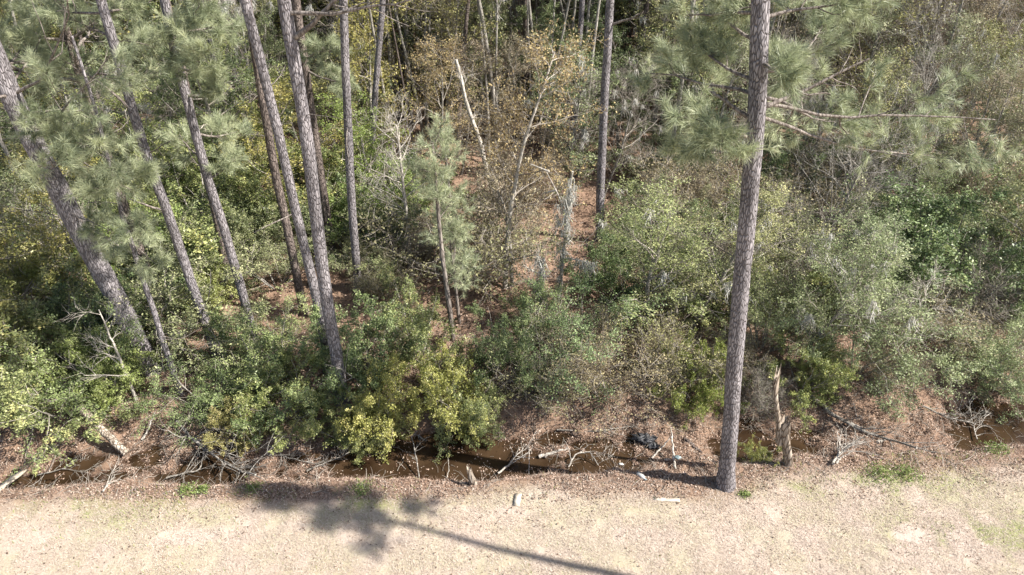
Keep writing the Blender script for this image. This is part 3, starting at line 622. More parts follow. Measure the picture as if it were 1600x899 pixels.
small_tree('dead_leaved_tree', 'crooked pale-barked tree with golden brown leaves right of the broken dead tree', 'tree', [(788, 452), (790, 400), (797, 340), (806, 285), (818, 225), (832, 190), (846, 150), (868, 85)], 9, PALEBARK, 32, sidebr=26, brl=2.0, leafmat=RUST, nleaf=9, nsub=6, ang=.9, col=(1.15, 1.05, .8), wob=.03)
small_tree('dead_leaved_tree', 'thin tree with brown leaves, twin stem beside the crooked pale-barked tree', 'tree', [(800, 445), (796, 380), (788, 320), (776, 300), (765, 255)], 7, GREYBARK, 33, sidebr=22, brl=1.8, leafmat=RUST, nleaf=8, nsub=6, wob=.03)
small_tree('bare_tree', 'small leafless pale tree with spreading twigs left of the needled young pine', 'bare tree', [(640, 418), (638, 370), (632, 310), (627, 260), (622, 215), (618, 195)], 8, PALEBARK, 34, sidebr=26, brl=1.5, tmin=.35, nsub=6, ang=1.1, trop=.06)
small_tree('young_pine', 'slender young pine with a soft needled top left of centre', 'young pine', [(708, 530), (700, 470), (690, 400), (684, 340), (680, 290), (676, 225)], 9, LIMB, 35, sidebr=15, brl=1.1, needle=True, needlet=(.62, 1.0), taper=.6)
small_tree('young_pine', 'thin grey-barked pine sapling just right of the slender young pine', 'young pine', [(718, 505), (712, 450), (706, 400), (702, 350)], 6, LIMB, 36, sidebr=16, brl=1.1, needle=True, needlet=(.4, 1.0), taper=.6)
e, P = small_tree('mossy_snag', 'dead stick of a tree draped in grey Spanish moss at centre', 'dead tree', [(872, 478), (877, 430), (882, 380), (887, 330), (892, 285), (895, 268)], 7, PALEBARK, 37, sidebr=0, taper=.6)
rng = np.random.default_rng(371); mm = MB(); base = P[0]
pts = []
for px, py in [(893, 290), (892, 300), (888, 312), (878, 320), (893, 315), (882, 330), (890, 335), (884, 345), (876, 340), (890, 352), (880, 362), (886, 372), (878, 385), (884, 395), (880, 405), (890, 330), (894, 308), (877, 420), (874, 440), (882, 355), (887, 362)]: pts.append(onY(px, py, P[0, 1] - .1) - base)
moss(mm, np.array(pts) + rng.standard_normal((len(pts), 3)) * .07, rng, ln=.5, strands=20); moss(mm, np.array(pts)[::3] + rng.standard_normal((len(pts[::3]), 3)) * .12, rng, ln=.8, strands=12)
bmm = MB(); a0 = onY(878, 403, P[0, 1]) - base; a1 = onY(928, 402, P[0, 1] - .4) - base; p, q, T = grow(a0[None], (a1 - a0)[None], np.linalg.norm(a1 - a0), .035, 9, .05, 0, rng, tip=.4); tubes(bmm, p, q, 6)
moss(mm, p[0, 2:9:2] + np.array([0, 0, .01]), rng, ln=.5, strands=13); moss(mm, p[0, 5:8:2] * 1.0, rng, ln=.75, strands=12)
for s_, t_ in [((884, 345), (858, 268)), ((858, 268), (828, 262)), ((887, 335), (893, 300)), ((868, 298), (845, 300))]:
    a0 = onY(*s_, P[0, 1]) - base; a1 = onY(*t_, P[0, 1] + .3) - base; p, q, T = grow(a0[None], (a1 - a0)[None], np.linalg.norm(a1 - a0), .03, 8, .06, 0, rng, tip=.5); tubes(bmm, p, q, 6)
bmm.build('branches', PALEBARK, e); tag(mm.build('spanish_moss', MOSS, e), kind='stuff')
small_tree('mossy_sapling', 'pale forked sapling with hanging moss left of the moss-draped dead tree', 'dead tree', [(838, 505), (842, 470), (846, 430), (849, 405)], 8, PALEBARK, 38, sidebr=8, brl=1.1, taper=.5, mossn=5, nsub=4)
small_tree('bare_tree', 'crooked grey sapling leaning right beside the far right shrubs', 'bare tree', [(1398, 590), (1410, 555), (1428, 515), (1446, 490), (1450, 450)], 6, PALEBARK, 39, sidebr=10, brl=1.2, wob=.03)
small_tree('bare_tree', 'pale slanting sapling stem in front of the left shrubs, right of the yellow leaves', 'bare tree', [(214, 628), (200, 590), (185, 550), (168, 515), (155, 485)], 6, PALEBARK, 40, sidebr=8, brl=.9)
for i, (pts, wd, lb) in enumerate([([(1330, 330), (1375, 250), (1430, 190), (1470, 120)], 9, 'grey bare tree leaning right at the upper right, below the tangled twigs'),
    ([(1480, 250), (1470, 190), (1462, 120), (1440, 40)], 9, 'forked bare grey tree in the upper right corner'), ([(1545, 260), (1552, 200), (1560, 130), (1590, 50)], 9, 'leafless grey tree at the right edge near the top corner'),
    ([(1275, 420), (1300, 350), (1330, 290), (1350, 240)], 8, 'thin grey tree leaning right of the bank pine, in mid wood'), ([(1440, 300), (1500, 265), (1560, 235), (1600, 215)], 7, 'low arching bare limb tree reaching the right edge')]):
    small_tree('bare_tree', lb, 'bare tree', pts, wd, GREYBARK, 50 + i, sidebr=26, brl=3.0, tmin=.15, nsub=7, ntw=6, mossn=6 if i in (2, 4) else 0, wob=.03, htop=0)

# ------------------------------------------------------------------ shrubs along the ditch, one by one from the photograph
def bush(kind, px, py, wide_px, high_m, label, col=(1, 1, 1), var=0, rz=0.0):
    if px > 800 and py < 690: py -= 14
    p = at(px, py); wm_ = wide_px * mpx(px, py); v = BK[kind][var % len(BK[kind])]
    s = high_m / v['h']; nat = 3.6 if 'bush' in kind else 4.4
    return put(kind, p[0], p[1], high_m, wm_ / (nat * s), col, var % len(BK[kind]), rz, label)
FR = [
 ('sagebush', 25, 645, 230, 3.2, 'grey-green shrub in the lower left corner of the wood, overhanging the ditch', (.95, 1.1, .8)),
 ('bush', 120, 640, 210, 2.9, 'leafy green shrub above the fallen log on the left', (1.5, 1.45, 1.3)),
 ('limebush', 175, 622, 150, 2.3, 'pale yellow-green shrub left of the thin young pine foot', (.75, .85, .8)),
 ('bush', 55, 575, 260, 4.6, 'tall dark shrub with yellow leaves at the left edge', (1.2, 1.1, .9)),
 ('lime', 40, 530, 230, 4.8, 'yellow-leaved tree at the left edge under the thickest pine', (.8, .75, .7)),
 ('bush', 170, 560, 190, 3.4, 'dark green shrub around the foot of the thickest pine', (.9, 1, .9)),
 ('sagebush', 320, 628, 150, 1.9, 'low open shrub at the feet of the slim leaning pines', (.7, .85, .6)),
 ('bush', 395, 615, 170, 2.5, 'dark green shrub in front of the fourth slim pine', (1.0, 1.1, .95)),
 ('sagebush', 440, 575, 160, 2.6, 'pale green shrub just left of the crossing pine feet', (1.0, 1.1, .8)),
 ('limebush', 455, 640, 150, 2.2, 'yellow-green shrub on the bank left of the crossing pine feet', (.75, .8, .8)),
 ('limebush', 380, 662, 110, 1.5, 'low yellow-leaved shrub over the dead brush pile', (.85, .75, .8)),
 ('bush', 570, 600, 150, 3.3, 'blue-green shrub hiding the feet of the crossing pines', (1.1, 1.22, 1.1)),
 ('limebush', 590, 655, 150, 2.5, 'bright yellow-green shrub overhanging the brown pool, left of the two', (.98, .93, .82)),
 ('bush', 560, 668, 110, 1.7, 'lowest green shrub dipping to the water left of the brown pool', (1.45, 1.35, 1.05)),
 ('limebush', 705, 640, 150, 2.8, 'bright yellow-green shrub overhanging the brown pool, right of the two', (.88, .86, .74)),
 ('bush', 735, 650, 110, 2.0, 'dark green shrub at the right end of the brown pool', (1.2, 1.2, 1.0)),
 ('bush', 655, 560, 150, 2.9, 'mid-green shrub behind the two bright yellow-green shrubs', (1.15, 1.15, .95)),
 ('bush', 790, 590, 130, 3.0, 'dark rounded shrub behind the right end of the brown pool', (.95, 1.05, .95)),
 ('sagebush', 840, 540, 100, 2.6, 'pale feathery shrub under the moss-draped dead tree', (.9, 1.1, .75)),
 ('rustbush', 850, 625, 170, 2.7, 'brown twiggy shrub on the far bank right of the brown pool', (.85, .95, .75)),
 ('rustbush', 940, 628, 190, 2.7, 'brown-leaved shrub on the far bank above the black plastic', (1.0, 1.0, .85)),
 ('sagebush', 900, 590, 170, 3.0, 'grey-green shrub behind the brown-leaved shrubs of the far bank', (.75, .95, .75)),
 ('rustbush', 1010, 600, 170, 2.9, 'tan twiggy shrub left of the fine feathery shrub', (.9, 1.0, .7)),
 ('limebush', 1085, 625, 110, 2.5, 'fine feathery green shrub just left of the bank pine', (.62, .70, .50)),
 ('sage', 1010, 530, 230, 5.2, 'broad lime-grey tree filling the centre right, in front of the straight dark pine', (.95, 1.0, .75)),
 ('sage', 1080, 530, 220, 5.0, 'lime-grey tree just left of the bank pine', (1.05, 1.0, .8)),
 ('bush', 960, 480, 130, 2.6, 'dark shrub below the foot of the straight dark pine', (.8, .95, .8)),
 ('sagebush', 1190, 560, 140, 3.4, 'grey-green shrub touching the right side of the bank pine', (.95, 1.0, .8)),
 ('sage', 1250, 580, 190, 4.8, 'grey-green leafy tree behind the broken stump post', (.9, .98, .85)),
 ('sagebush', 1330, 600, 190, 3.2, 'broad grey-green shrub above the fallen branch', (.9, 1.0, .9)),
 ('bush', 1255, 618, 120, 2.0, 'green shrub with a bright tip beside the broken stump post', (1.3, 1.3, .9)),
 ('sage', 1340, 530, 200, 4.6, 'grey-green tree behind the broad shrub at right', (.85, .95, .85)),
 ('rustbush', 1395, 600, 110, 1.9, 'tan twiggy shrub at the foot of the crooked grey sapling', (1, 1, .9)),
 ('sagebush', 1500, 590, 150, 2.3, 'silvery green shrub right of the crooked grey sapling', (1.1, 1.2, 1.05)),
 ('sagebush', 1575, 600, 150, 2.6, 'silvery green shrub at the right edge above the pool', (1.0, 1.15, 1.0)),
 ('bush', 1560, 500, 170, 3.4, 'dark green shrub at the right edge behind the silvery shrubs', (.85, 1, .85)),
 ('twigbush', 1185, 632, 110, 1.7, 'leafless brown shrub in the shade between bank pine and broken stump post', (1, 1, 1)),
 ('rustbush', 1130, 600, 110, 2.0, 'brown-leaved shrub directly behind the bank pine', (.9, .95, .8)),
 ('bush', 1185, 705, 55, 1.0, 'small green weed bush in the pool between bank pine and stump post', (1.4, 1.3, .8)),
]
for i, (k, px, py, wpx, hm, lb, c) in enumerate(FR): bush(k, px, py, wpx, hm * (.74 if 'bush' in k else .86), lb, c, i, i * 1.7)

# ------------------------------------------------------------------ the rest of the wood
CLEAR = [(620, 455, 765, 535), (810, 345, 990, 415), (390, 450, 490, 510), (745, 410, 830, 475), (855, 480, 900, 520)]
def blocks(x, y, h):
    for f in (.35, .7, .95):
        qx, qy, _ = proj((x, y, h * f))
        for a, b_, c, d_ in CLEAR + [(852, 275, 935, 480), (706, 85, 790, 300)]:
            if a < qx < c and b_ < qy < d_ and y < at(qx, min(d_, 470) if a != 706 else 318)[1] + .5: return True
    return False
def pick(px, py, Y):
    r = rp.random()
    def ch(*a):
        s = 0
        for k, p in a:
            s += p
            if r < s: return k
        return a[-1][0]
    if Y < 25:
        if px < 560: return ch(('bush', .4), ('limebush', .15), ('sagebush', .2), ('twigbush', .1), ('lime', .15))
        if px < 900: return ch(('rustbush', .3), ('twigbush', .2), ('bush', .2), ('sagebush', .3))
        return ch(('sagebush', .3), ('bush', .2), ('sage', .2), ('twigbush', .15), ('rustbush', .15))
    if px < 330: return ch(('oak', .35), ('lime', .2), ('sage', .15), ('youngpine', .2), ('bare', .1))
    if px < 600: return ch(('oak', .35), ('lime', .25), ('sage', .2), ('bare', .1), ('rust', .05), ('youngpine', .05))
    if px < 860:
        if Y > 42: return ch(('rust', .3), ('bare', .4), ('sage', .15), ('oak', .15))
        return ch(('rust', .5), ('bare', .2), ('sage', .12), ('oak', .18))
    if px < 1010: return ch(('oak', .6), ('sage', .15), ('bare', .25)) if Y > 30 else ch(('oak', .5), ('bare', .3), ('sage', .2))
    if px < 1280: return ch(('oak', .35), ('sage', .3), ('bare', .2), ('rust', .1), ('lime', .05))
    if Y > 30: return ch(('bare', .48), ('rust', .30), ('sage', .18), ('oak', .04))
    return ch(('sage', .38), ('bare', .26), ('rust', .2), ('oak', .16))
COLS = dict(oak=[(.95, .92, .9), (.7, .78, .72), (1.1, 1.02, .85), (.8, .88, .82)], rust=[(1, 1, 1), (1.1, 1.0, .75), (.85, .8, .8), (1.05, 1.15, .7)], sage=[(1, 1, 1), (.85, .95, .8), (1.1, 1.05, .8)], lime=[(.8, .85, .8), (.65, .8, .6), (.9, .8, .7)],
    bush=[(1, 1, 1), (1.25, 1.25, 1), (.85, 1, .9)], limebush=[(.8, .85, .8), (.65, .8, .7)], sagebush=[(1, 1, .9), (.8, .95, .75)], rustbush=[(1, 1, .9), (.85, .95, .75)])
Y = 17.2; row = 0
while Y < 80:
    st = 2.7 if Y < 25 else (3.1 if Y < 40 else 3.5)
    X = -Y * 1.0 - 3 + (row % 2) * st * .5
    while X < Y * 1.0 + 4:
        x = X + rp.uniform(-.4, .4) * st; y = Y + rp.uniform(-.4, .4) * st
        px, py, _ = proj((x, y, 0)); qx, qy, _ = proj((x, y, 4 if y < 25 else 7))
        ok = -110 < qx < 1710 and y > 16.6
        for a, b_, c, d_ in CLEAR:
            if a < px < c and b_ < py < d_: ok = False
            if y < 23 and a < qx < c and b_ < qy < d_: ok = False
        if any((x - P[0][0]) ** 2 + (y - P[0][1]) ** 2 < .5 for P, _, _ in HERO): ok = False
        for q_, ln_ in (((872, 478), 7), ((850, 370), 5), ((690, 480), 4), ((440, 485), 4)):
            c_ = at(*q_); dx, dy = x - c_[0], y - c_[1]; sx, sy = math.sin(SUN_AZ), math.cos(SUN_AZ); u_ = dx * sx + dy * sy; v_ = abs(-dx * sy + dy * sx)
            if -.5 < u_ < ln_ and v_ < 1.1 and x > c_[0] - .5: ok = False
        if ok:
            k = pick(px, py, y)
            if y < 25: h = rp.uniform(1.7, 3.3) if 'bush' in k else rp.uniform(3.8, 5.2)
            else: h = min(rp.uniform(.6, 1.0) * (6.4 + (y - 25) * .13), 11)
            if k in ('bare', 'rust') and y > 30: h *= 1.25
            if y > 36: h *= 1.55 + .15 * rp.random()
            # trees that would fill the gap above the open straw stay lower
            if 25 <= y < 36 and 780 < px < 1000: h = min(h, 6)
            if blocks(x, y, h): X += st; continue
            put(k, x, y, h, rp.uniform(.9, 1.25) * (1.0 if y > 36 else 1.15), rp.choice(COLS.get(k, [(1, 1, 1)])), tilt=.10)
        X += st
    Y += st * .85; row += 1
rf = random.Random(12)
for i in range(110):
    px = rf.uniform(-40, 1640); py = rf.uniform(250, 505)
    if any(a - 12 < px < c + 12 and b_ - 10 < py < d_ + 30 for a, b_, c, d_ in CLEAR): continue
    k = rf.choice(['bush', 'sagebush', 'limebush', 'sagebush'] if px < 600 else ['sagebush', 'rustbush', 'twigbush', 'bush', 'sagebush'] if px > 1000 else ['rustbush', 'bush', 'twigbush', 'sagebush'])
    p = at(px, py)
    if any((p[0] - P[0][0]) ** 2 + (p[1] - P[0][1]) ** 2 < .3 for P, _, _ in HERO): continue
    h_ = rf.uniform(1.3, 2.6)
    if blocks(p[0], p[1], h_): continue
    put(k, p[0], p[1], h_, rf.uniform(.8, 1.3), rf.choice(COLS.get(k, [(1, 1, 1)])), tilt=.12)
rq = random.Random(4)
for px, py, k in [(1490, 150, 'bare'), (1530, 120, 'rust'), (1560, 160, 'sage'), (1450, 130, 'bare'), (1590, 130, 'bare'), (1510, 185, 'sage')]:
    p = at(px, py); put(k, p[0], p[1], 8.5, 1.3, (1, 1, .9))
for i in range(112):
    px = rq.uniform(560, 1300) if i < 78 else rq.uniform(0, 1600); py = rq.uniform(70, 275)
    p = at(px, py)
    if not any(abs(proj(P[0])[0] - px) < 16 for P, _, _ in HERO) and proj(p)[1] < 300: put('pole', p[0], p[1], rq.uniform(10, 15), rq.uniform(.7, 1.3), rq.choice(COLS['rust']), tilt=.07)
# slim pines far back
for (px, py) in [(20, 200), (70, 150), (215, 150), (255, 190), (330, 130), (365, 235), (395, 130), (425, 160), (500, 120), (640, 150), (672, 190), (700, 140), (745, 170), (765, 120), (822, 210), (850, 150), (895, 230), (915, 160), (985, 200), (1100, 130), (1225, 200), (1300, 150), (1395, 180), (1515, 140)]:
    p = at(px, py); 
    if p[1] < 90: put('pine', p[0], p[1], rp.uniform(18, 23), .9, tilt=.03)

# ------------------------------------------------------------------ things lying in and beside the ditch
def surf(px, py):
    z = -.1
    for _ in range(6):
        p = at(px, py, z); z = max(gz(p[0], p[1]), WATER)
    return np.array([p[0], p[1], z])
def stick(name, label, cat, pts, r, mat, lift=.05, wob=.35, tip=.4, side=0, seed=0, group=None, brl=.5, sides=8, bump=.05):
    rng = np.random.default_rng(900 + seed); A = np.array([surf(px, py) for px, py in pts]); A[:, 2] += lift if np.isscalar(lift) else np.array(lift)
    n = 14; u = np.linspace(0, len(A) - 1, n); P = np.stack([np.interp(u, np.arange(len(A)), A[:, i]) for i in range(3)], -1)
    P[1:-1] += rng.standard_normal((n - 2, 3)) * r * wob
    base = P[0].copy(); Q = P - base; R = r * np.linspace(1, tip, n)
    mb = MB(); tubes(mb, Q[None], R[None], sides, bump=bump, rng=rng)
    if not side:
        o = mb.build(name, mat, smooth=True); o.location = tuple(base); tag(o, label, cat, group); return o
    e = empty(name, tuple(base)); mb.build('stem', mat, e, smooth=True)
    T = norm(np.gradient(Q, axis=0)); bm = MB(); s1, d1, t1, r1 = spawn(Q[None], R[None], T[None], side, .15, 1, .8, rng)
    d1[:, 2] = np.abs(d1[:, 2]) * .6; L1 = brl * (.5 + rng.random(len(t1))); P1, R1, T1 = grow(s1, d1, L1, np.minimum(r1 * .6, .02), 6, .16, -.01, rng, tip=.3); tubes(bm, P1, R1, 5, rng.random(len(P1)))
    s2, d2, t2, r2 = spawn(P1, R1, T1, 5, .2, 1, .8, rng); P2, R2, T2 = grow(s2, d2, np.repeat(L1, 5) * .5, .006, 4, .2, 0, rng, tip=.4); tubes(bm, P2, R2, 3, rng.random(len(P2)))
    bm.build('twigs', mat, e); tag(e, label, cat, group); return e
PALE = PALEBARK
OLDWOOD = barkmat('old_split_wood', (.12, .085, .06), (.28, .22, .17), (.56, .49, .41), sc=14, zst=.2, bump=.6)
stick('fallen_log', 'thick mossy fallen log sloping into the ditch under the left shrubs', 'log', [(140, 672), (170, 695), (200, 714)], .10, OLDWOOD, lift=[.75, .5, .12], tip=.9, seed=1, wob=.06, sides=14)
stick('fallen_log', 'short pale log lying between the pools right of the big brown pool', 'log', [(842, 716), (865, 709), (886, 703)], .05, PALE, seed=2)
stick('fallen_branch', 'white dead stick standing up the far bank right of the mossy log', 'branch', [(222, 690), (236, 678), (250, 665)], .035, PALE, seed=3, lift=[.05, .2, .3])
stick('fallen_branch', 'dark rotten log half sunk in the ditch left of the bank pine', 'log', [(1070, 688), (1082, 698), (1096, 708)], .06, DARKBARK, seed=4)
stick('fallen_branch', 'upright leaning grey stick crossing the slanted one beside the teal scrap', 'branch', [(1055, 735), (1050, 712), (1045, 688)], .035, PALE, seed=5, lift=[.05, .2, .45])
stick('fallen_branch', 'slanted grey stick leaning against the upright one beside the teal scrap', 'branch', [(1018, 718), (1033, 706), (1046, 695)], .03, PALE, seed=6, lift=[.04, .15, .3])
stick('fallen_tree', 'long dead sapling with side twigs lying down the right bank', 'branch', [(1262, 622), (1300, 655), (1340, 675), (1380, 690), (1430, 706)], .06, GREYBARK, side=12, seed=7, lift=.12, brl=.7)
stick('fallen_branch', 'pale forked branch in the left part of the dead brush below the slim pines', 'branch', [(262, 752), (290, 744), (312, 742), (318, 722), (330, 708)], .024, GREYBARK, side=9, seed=8, lift=.12, brl=.5)
stick('fallen_tree', 'grey dead treetop lying on the ditch below the slim leaning pines', 'branch', [(280, 668), (305, 695), (335, 720), (370, 742), (402, 752)], .045, GREYBARK, side=26, seed=9, lift=.22, brl=.95)
stick('fallen_branch', 'bleached branch with curved twigs at the right end of the main brown pool', 'branch', [(778, 744), (795, 732), (802, 720), (808, 712)], .028, PALE, side=6, seed=10, lift=.1)
stick('fallen_branch', 'curved bleached branch arching over the shallow pool left of the black plastic', 'branch', [(888, 732), (898, 720), (920, 716), (935, 730)], .022, PALE, side=6, seed=11, lift=[.05, .25, .25, .05])
stick('fallen_branch', 'thin forked stick on the bank below the mossy log', 'branch', [(162, 772), (172, 758), (182, 745)], .022, PALE, side=4, seed=12, lift=.08)
stick('fallen_branch', 'grey branch tangle on the near bank right of the broken stump post', 'branch', [(1300, 730), (1312, 712), (1318, 700)], .035, PALE, side=14, seed=13, lift=.12, brl=.6)
stick('fallen_branch', 'short pale limb beside the branch tangle under the long dead sapling', 'branch', [(1305, 728), (1316, 716)], .03, PALE, seed=14, lift=.1)
stick('fallen_branch', 'pale chunk of wood under the lower half of the long dead sapling', 'branch', [(1370, 694), (1385, 688)], .045, PALE, seed=15)
stick('fallen_branch', 'white limb laid across the upper half of the long dead sapling', 'branch', [(1322, 665), (1345, 674)], .04, PALE, seed=16, lift=.12)
stick('fallen_branch', 'bent thin twig standing in the main brown pool near its bank', 'branch', [(698, 748), (702, 738), (701, 728)], .012, PALE, seed=17, lift=[.02, .1, .3])
stick('fallen_branch', 'arched bare twig rising from the far side of the main brown pool', 'branch', [(655, 748), (652, 728), (645, 705), (655, 700)], .016, GREYBARK, seed=18, lift=[.03, .3, .5, .6], side=3)
stick('fallen_branch', 'bare upright twig on the near bank of the main pool', 'branch', [(826, 742), (827, 726), (826, 712)], .014, PALE, seed=19, lift=[.02, .2, .4])
stick('fallen_branch', 'fine twig tangle at the foot of the right pool bank', 'branch', [(1525, 690), (1520, 672), (1515, 660)], .016, PALE, side=8, seed=20, lift=.08)
stick('fallen_branch', 'brown branch heap on the far bank at the right, below the silvery shrub', 'branch', [(1440, 640), (1475, 655), (1530, 668)], .025, GREYBARK, side=12, seed=21, lift=.08)
stick('fallen_branch', 'thin dead branch on the far bank between brown shrubs and black plastic', 'branch', [(870, 675), (930, 680), (985, 672)], .02, GREYBARK, side=8, seed=22, lift=.08)
stick('fallen_branch', 'dead twiggy branch lying under the crossing pines at the water', 'branch', [(480, 740), (520, 722), (560, 706)], .02, GREYBARK, side=10, seed=23, lift=.08)
stick('fallen_branch', 'dark twiggy branch left of the main brown pool', 'branch', [(420, 700), (450, 720), (500, 730)], .022, GREYBARK, side=12, seed=24, lift=.1)
stick('fallen_branch', 'thin twiggy branch in the dark wet leaves at far left', 'branch', [(60, 745), (100, 735), (140, 742)], .016, GREYBARK, side=8, seed=25, lift=.06)

def plank(name, label, cat, p0, p1, wd, th, mat, z=.03, tilt=0):
    a, b_ = surf(*p0), surf(*p1); d = norm(b_ - a); s = norm(np.cross(d, [0, 0, 1])) ; u = np.cross(s, d); rng = np.random.default_rng(int(abs(p0[0])))
    n = 7; V = []
    for i in range(n):
        c = a + (b_ - a) * i / (n - 1) + np.array([0, 0, z]) + rng.standard_normal(3) * .006
        w_ = wd * (1 + .04 * rng.standard_normal())
        V += [c - s * w_ / 2, c + s * w_ / 2, c + s * w_ / 2 + u * th, c - s * w_ / 2 + u * th]
    V = np.array(V); q = []
    for i in range(n - 1):
        for j in range(4): q.append([i * 4 + j, i * 4 + (j + 1) % 4, i * 4 + 4 + (j + 1) % 4, i * 4 + 4 + j])
    q += [[3, 2, 1, 0], [n * 4 - 4, n * 4 - 3, n * 4 - 2, n * 4 - 1]]
    mb = MB(); mb.quads(V - a, np.array(q)); o = mb.build(name, mat); o.location = tuple(a); tag(o, label, cat); return o
WOOD = plain('bleached_wood', [(.3, (.36, .30, .24)), (.5, (.55, .48, .39)), (.7, (.70, .63, .53))], scale=7)
plank('plank', 'pale weathered plank lying at the left edge of the ditch', 'plank', (-12, 778), (40, 738), .17, .04, WOOD, z=.06)
plank('board', 'bleached board sunk in the grass left of the bank pine', 'board', (1021, 780), (1062, 783), .09, .03, WOOD, z=.0)
plank('board', 'small pale square board on the grass below the main pool', 'board', (807, 791), (810, 773), .15, .02, WOOD, z=.015)

def jag_stump(name, label, px, py, topx, topy, r0, r1, mat, seed, cat='stump'):
    rng = np.random.default_rng(seed); a = surf(px, py); t = onY(topx, topy, a[1]); k = 9; n = 14
    V = []; th = np.arange(n) * 2 * math.pi / n; prof = 1 + .16 * rng.standard_normal(n); jag = rng.random(n) ** 1.6
    for i in range(k):
        f = i / (k - 1); c = a + (t - a) * f; r = (r0 + (r1 - r0) * f ** .7) * prof
        h = np.where(i >= k - 2, jag * .75 * (i - k + 3) / 2, 0) * np.linalg.norm(t - a) * .5
        V.append(np.stack([c[0] + np.cos(th) * r, c[1] + np.sin(th) * r, c[2] + h - (.1 if i == 0 else 0)], -1))
    V.append((t - np.array([0, 0, .03]))[None]); V = np.concatenate(V) - a; mb = MB(); j = np.arange(n); j2 = (j + 1) % n
    q = np.concatenate([np.stack([i * n + j, i * n + j2, i * n + n + j2, i * n + n + j], -1) for i in range(k - 1)]); mb.quads(V, q)
    mb.tris(V, np.stack([(k - 1) * n + j, (k - 1) * n + j2, np.full(n, k * n)], -1)); o = mb.build(name, mat, smooth=False); o.location = tuple(a); tag(o, label, cat); return o, a, t
jag_stump('stump', 'short jagged stump on the near edge of the main brown pool', 741, 757, 733, 736, .10, .06, OLDWOOD, 61)
e = empty('broken_trunk', tuple(surf(1232, 724))); o1, a_, t_ = jag_stump('lower_trunk', None, 1232, 724, 1225, 668, .125, .11, OLDWOOD, 62); o1.parent = e; o1.location = (0, 0, 0); del o1['category']
o2, a2, t2 = jag_stump('split_top', None, 1224, 690, 1215, 612, .09, .035, OLDWOOD, 63); o2.parent = e; del o2['category']
sh = (onY(1225, 690, a_[1]) - a_); o2.location = tuple(sh + np.array([-.06, .05, 0]))
tag(e, 'weathered broken trunk with a split top standing between pool and right bank', 'broken trunk')

def crumple(name, label, cat, px, py, sx, sy, sz, mat, seed, z=0.0, amp=.35, n=18):
    rng = np.random.default_rng(seed); c = surf(px, py); u = np.linspace(0, 2 * math.pi, n, endpoint=False); v = np.linspace(.05, math.pi - .05, n // 2)
    U, W = np.meshgrid(u, v); r = 1 + amp * (fbm(U * 2.2 + seed, W * 3.1, seed) - .5) * 2 + amp * .4 * rng.standard_normal(U.shape)
    r[:, -1] = (r[:, -1] + r[:, 0]) / 2
    V = np.stack([np.cos(U) * np.sin(W) * sx * r, np.sin(U) * np.sin(W) * sy * r, np.cos(W) * sz * r + sz * .5], -1).reshape(-1, 3)
    k = len(v); i = np.arange(k - 1)[:, None] * n; j = np.arange(n)[None]; q = np.stack([i + j, i + n + j, i + n + (j + 1) % n, i + (j + 1) % n], -1).reshape(-1, 4)
    mb = MB(); mb.quads(V, q); mb.tris(np.vstack([V[:n], V[:n].mean(0)]), np.array([[a, (a + 1) % n, n] for a in range(n)])); o = mb.build(name, mat); o.location = (c[0], c[1], c[2] + z); tag(o, label, cat); return o
def gloss(name, col, rough):
    m, nt, b, out = newmat(name); b.inputs['Base Color'].default_value = (*col, 1); b.inputs['Roughness'].default_value = rough; return m
BLK = plain('black_plastic', [(.4, (.02, .022, .026)), (.62, (.10, .10, .105))], rough=.5, spec=.4, scale=14, bump=.8)
crumple('plastic_sheet', 'crumpled black plastic sheet in the leaves of the ditch', 'plastic sheet', 1008, 686, .25, .15, .07, BLK, 71, amp=.75, n=34)
crumple('plastic_sheet', 'torn end of dark plastic trailing below the crumpled sheet', 'plastic sheet', 1020, 698, .16, .12, .07, BLK, 72, amp=.5, n=22)
TEAL = plain('pale_teal_plastic', [(.4, (.16, .23, .25)), (.7, (.38, .46, .48))], rough=.35, spec=.5, scale=4)
crumple('plastic_scrap', 'crushed pale teal plastic tub beside the crossed sticks', 'litter', 1059, 716, .10, .06, .04, TEAL, 73, amp=.4, n=16)
WHT = plain('white_plastic', [(.35, (.40, .38, .34)), (.6, (.72, .71, .68))], rough=.3, spec=.5, scale=4)
def bottle(label, px, py, rz):
    c = surf(px, py); e = empty('bottle', (c[0], c[1], c[2] + .06), rz); prof = [(0, .0), (.0, .045), (.02, .055), (.16, .055), (.20, .04), (.225, .02), (.25, .02)]
    n = 14; V = np.array([[x, r * math.cos(a), r * math.sin(a)] for x, r in prof for a in np.arange(n) * 2 * math.pi / n]); q = np.array([[i * n + j, i * n + (j + 1) % n, i * n + n + (j + 1) % n, i * n + n + j] for i in range(len(prof) - 1) for j in range(n)])
    mb = MB(); mb.quads(V, q[:, ::-1]); mb.build('body', WHT, e, smooth=True)
    V = np.array([[x, r * math.cos(a), r * math.sin(a)] for x, r in [(.245, .024), (.275, .024), (.275, 0)] for a in np.arange(n) * 2 * math.pi / n]); q = q[:2 * n]
    mb = MB(); mb.quads(V, q[:, ::-1]); mb.build('cap', TEAL, e); tag(e, label, 'bottle')
bottle('white plastic bottle lying at the near edge of the shallow pool', 996, 742, -.9)
crumple('plastic_scrap', 'small white plastic scrap floating at the edge of the shallow pool', 'litter', 970, 726, .07, .04, .03, WHT, 74, n=14)
crumple('plastic_scrap', 'white scrap under the crossed sticks left of the teal tub', 'litter', 1043, 719, .08, .03, .03, WHT, 75, n=14)

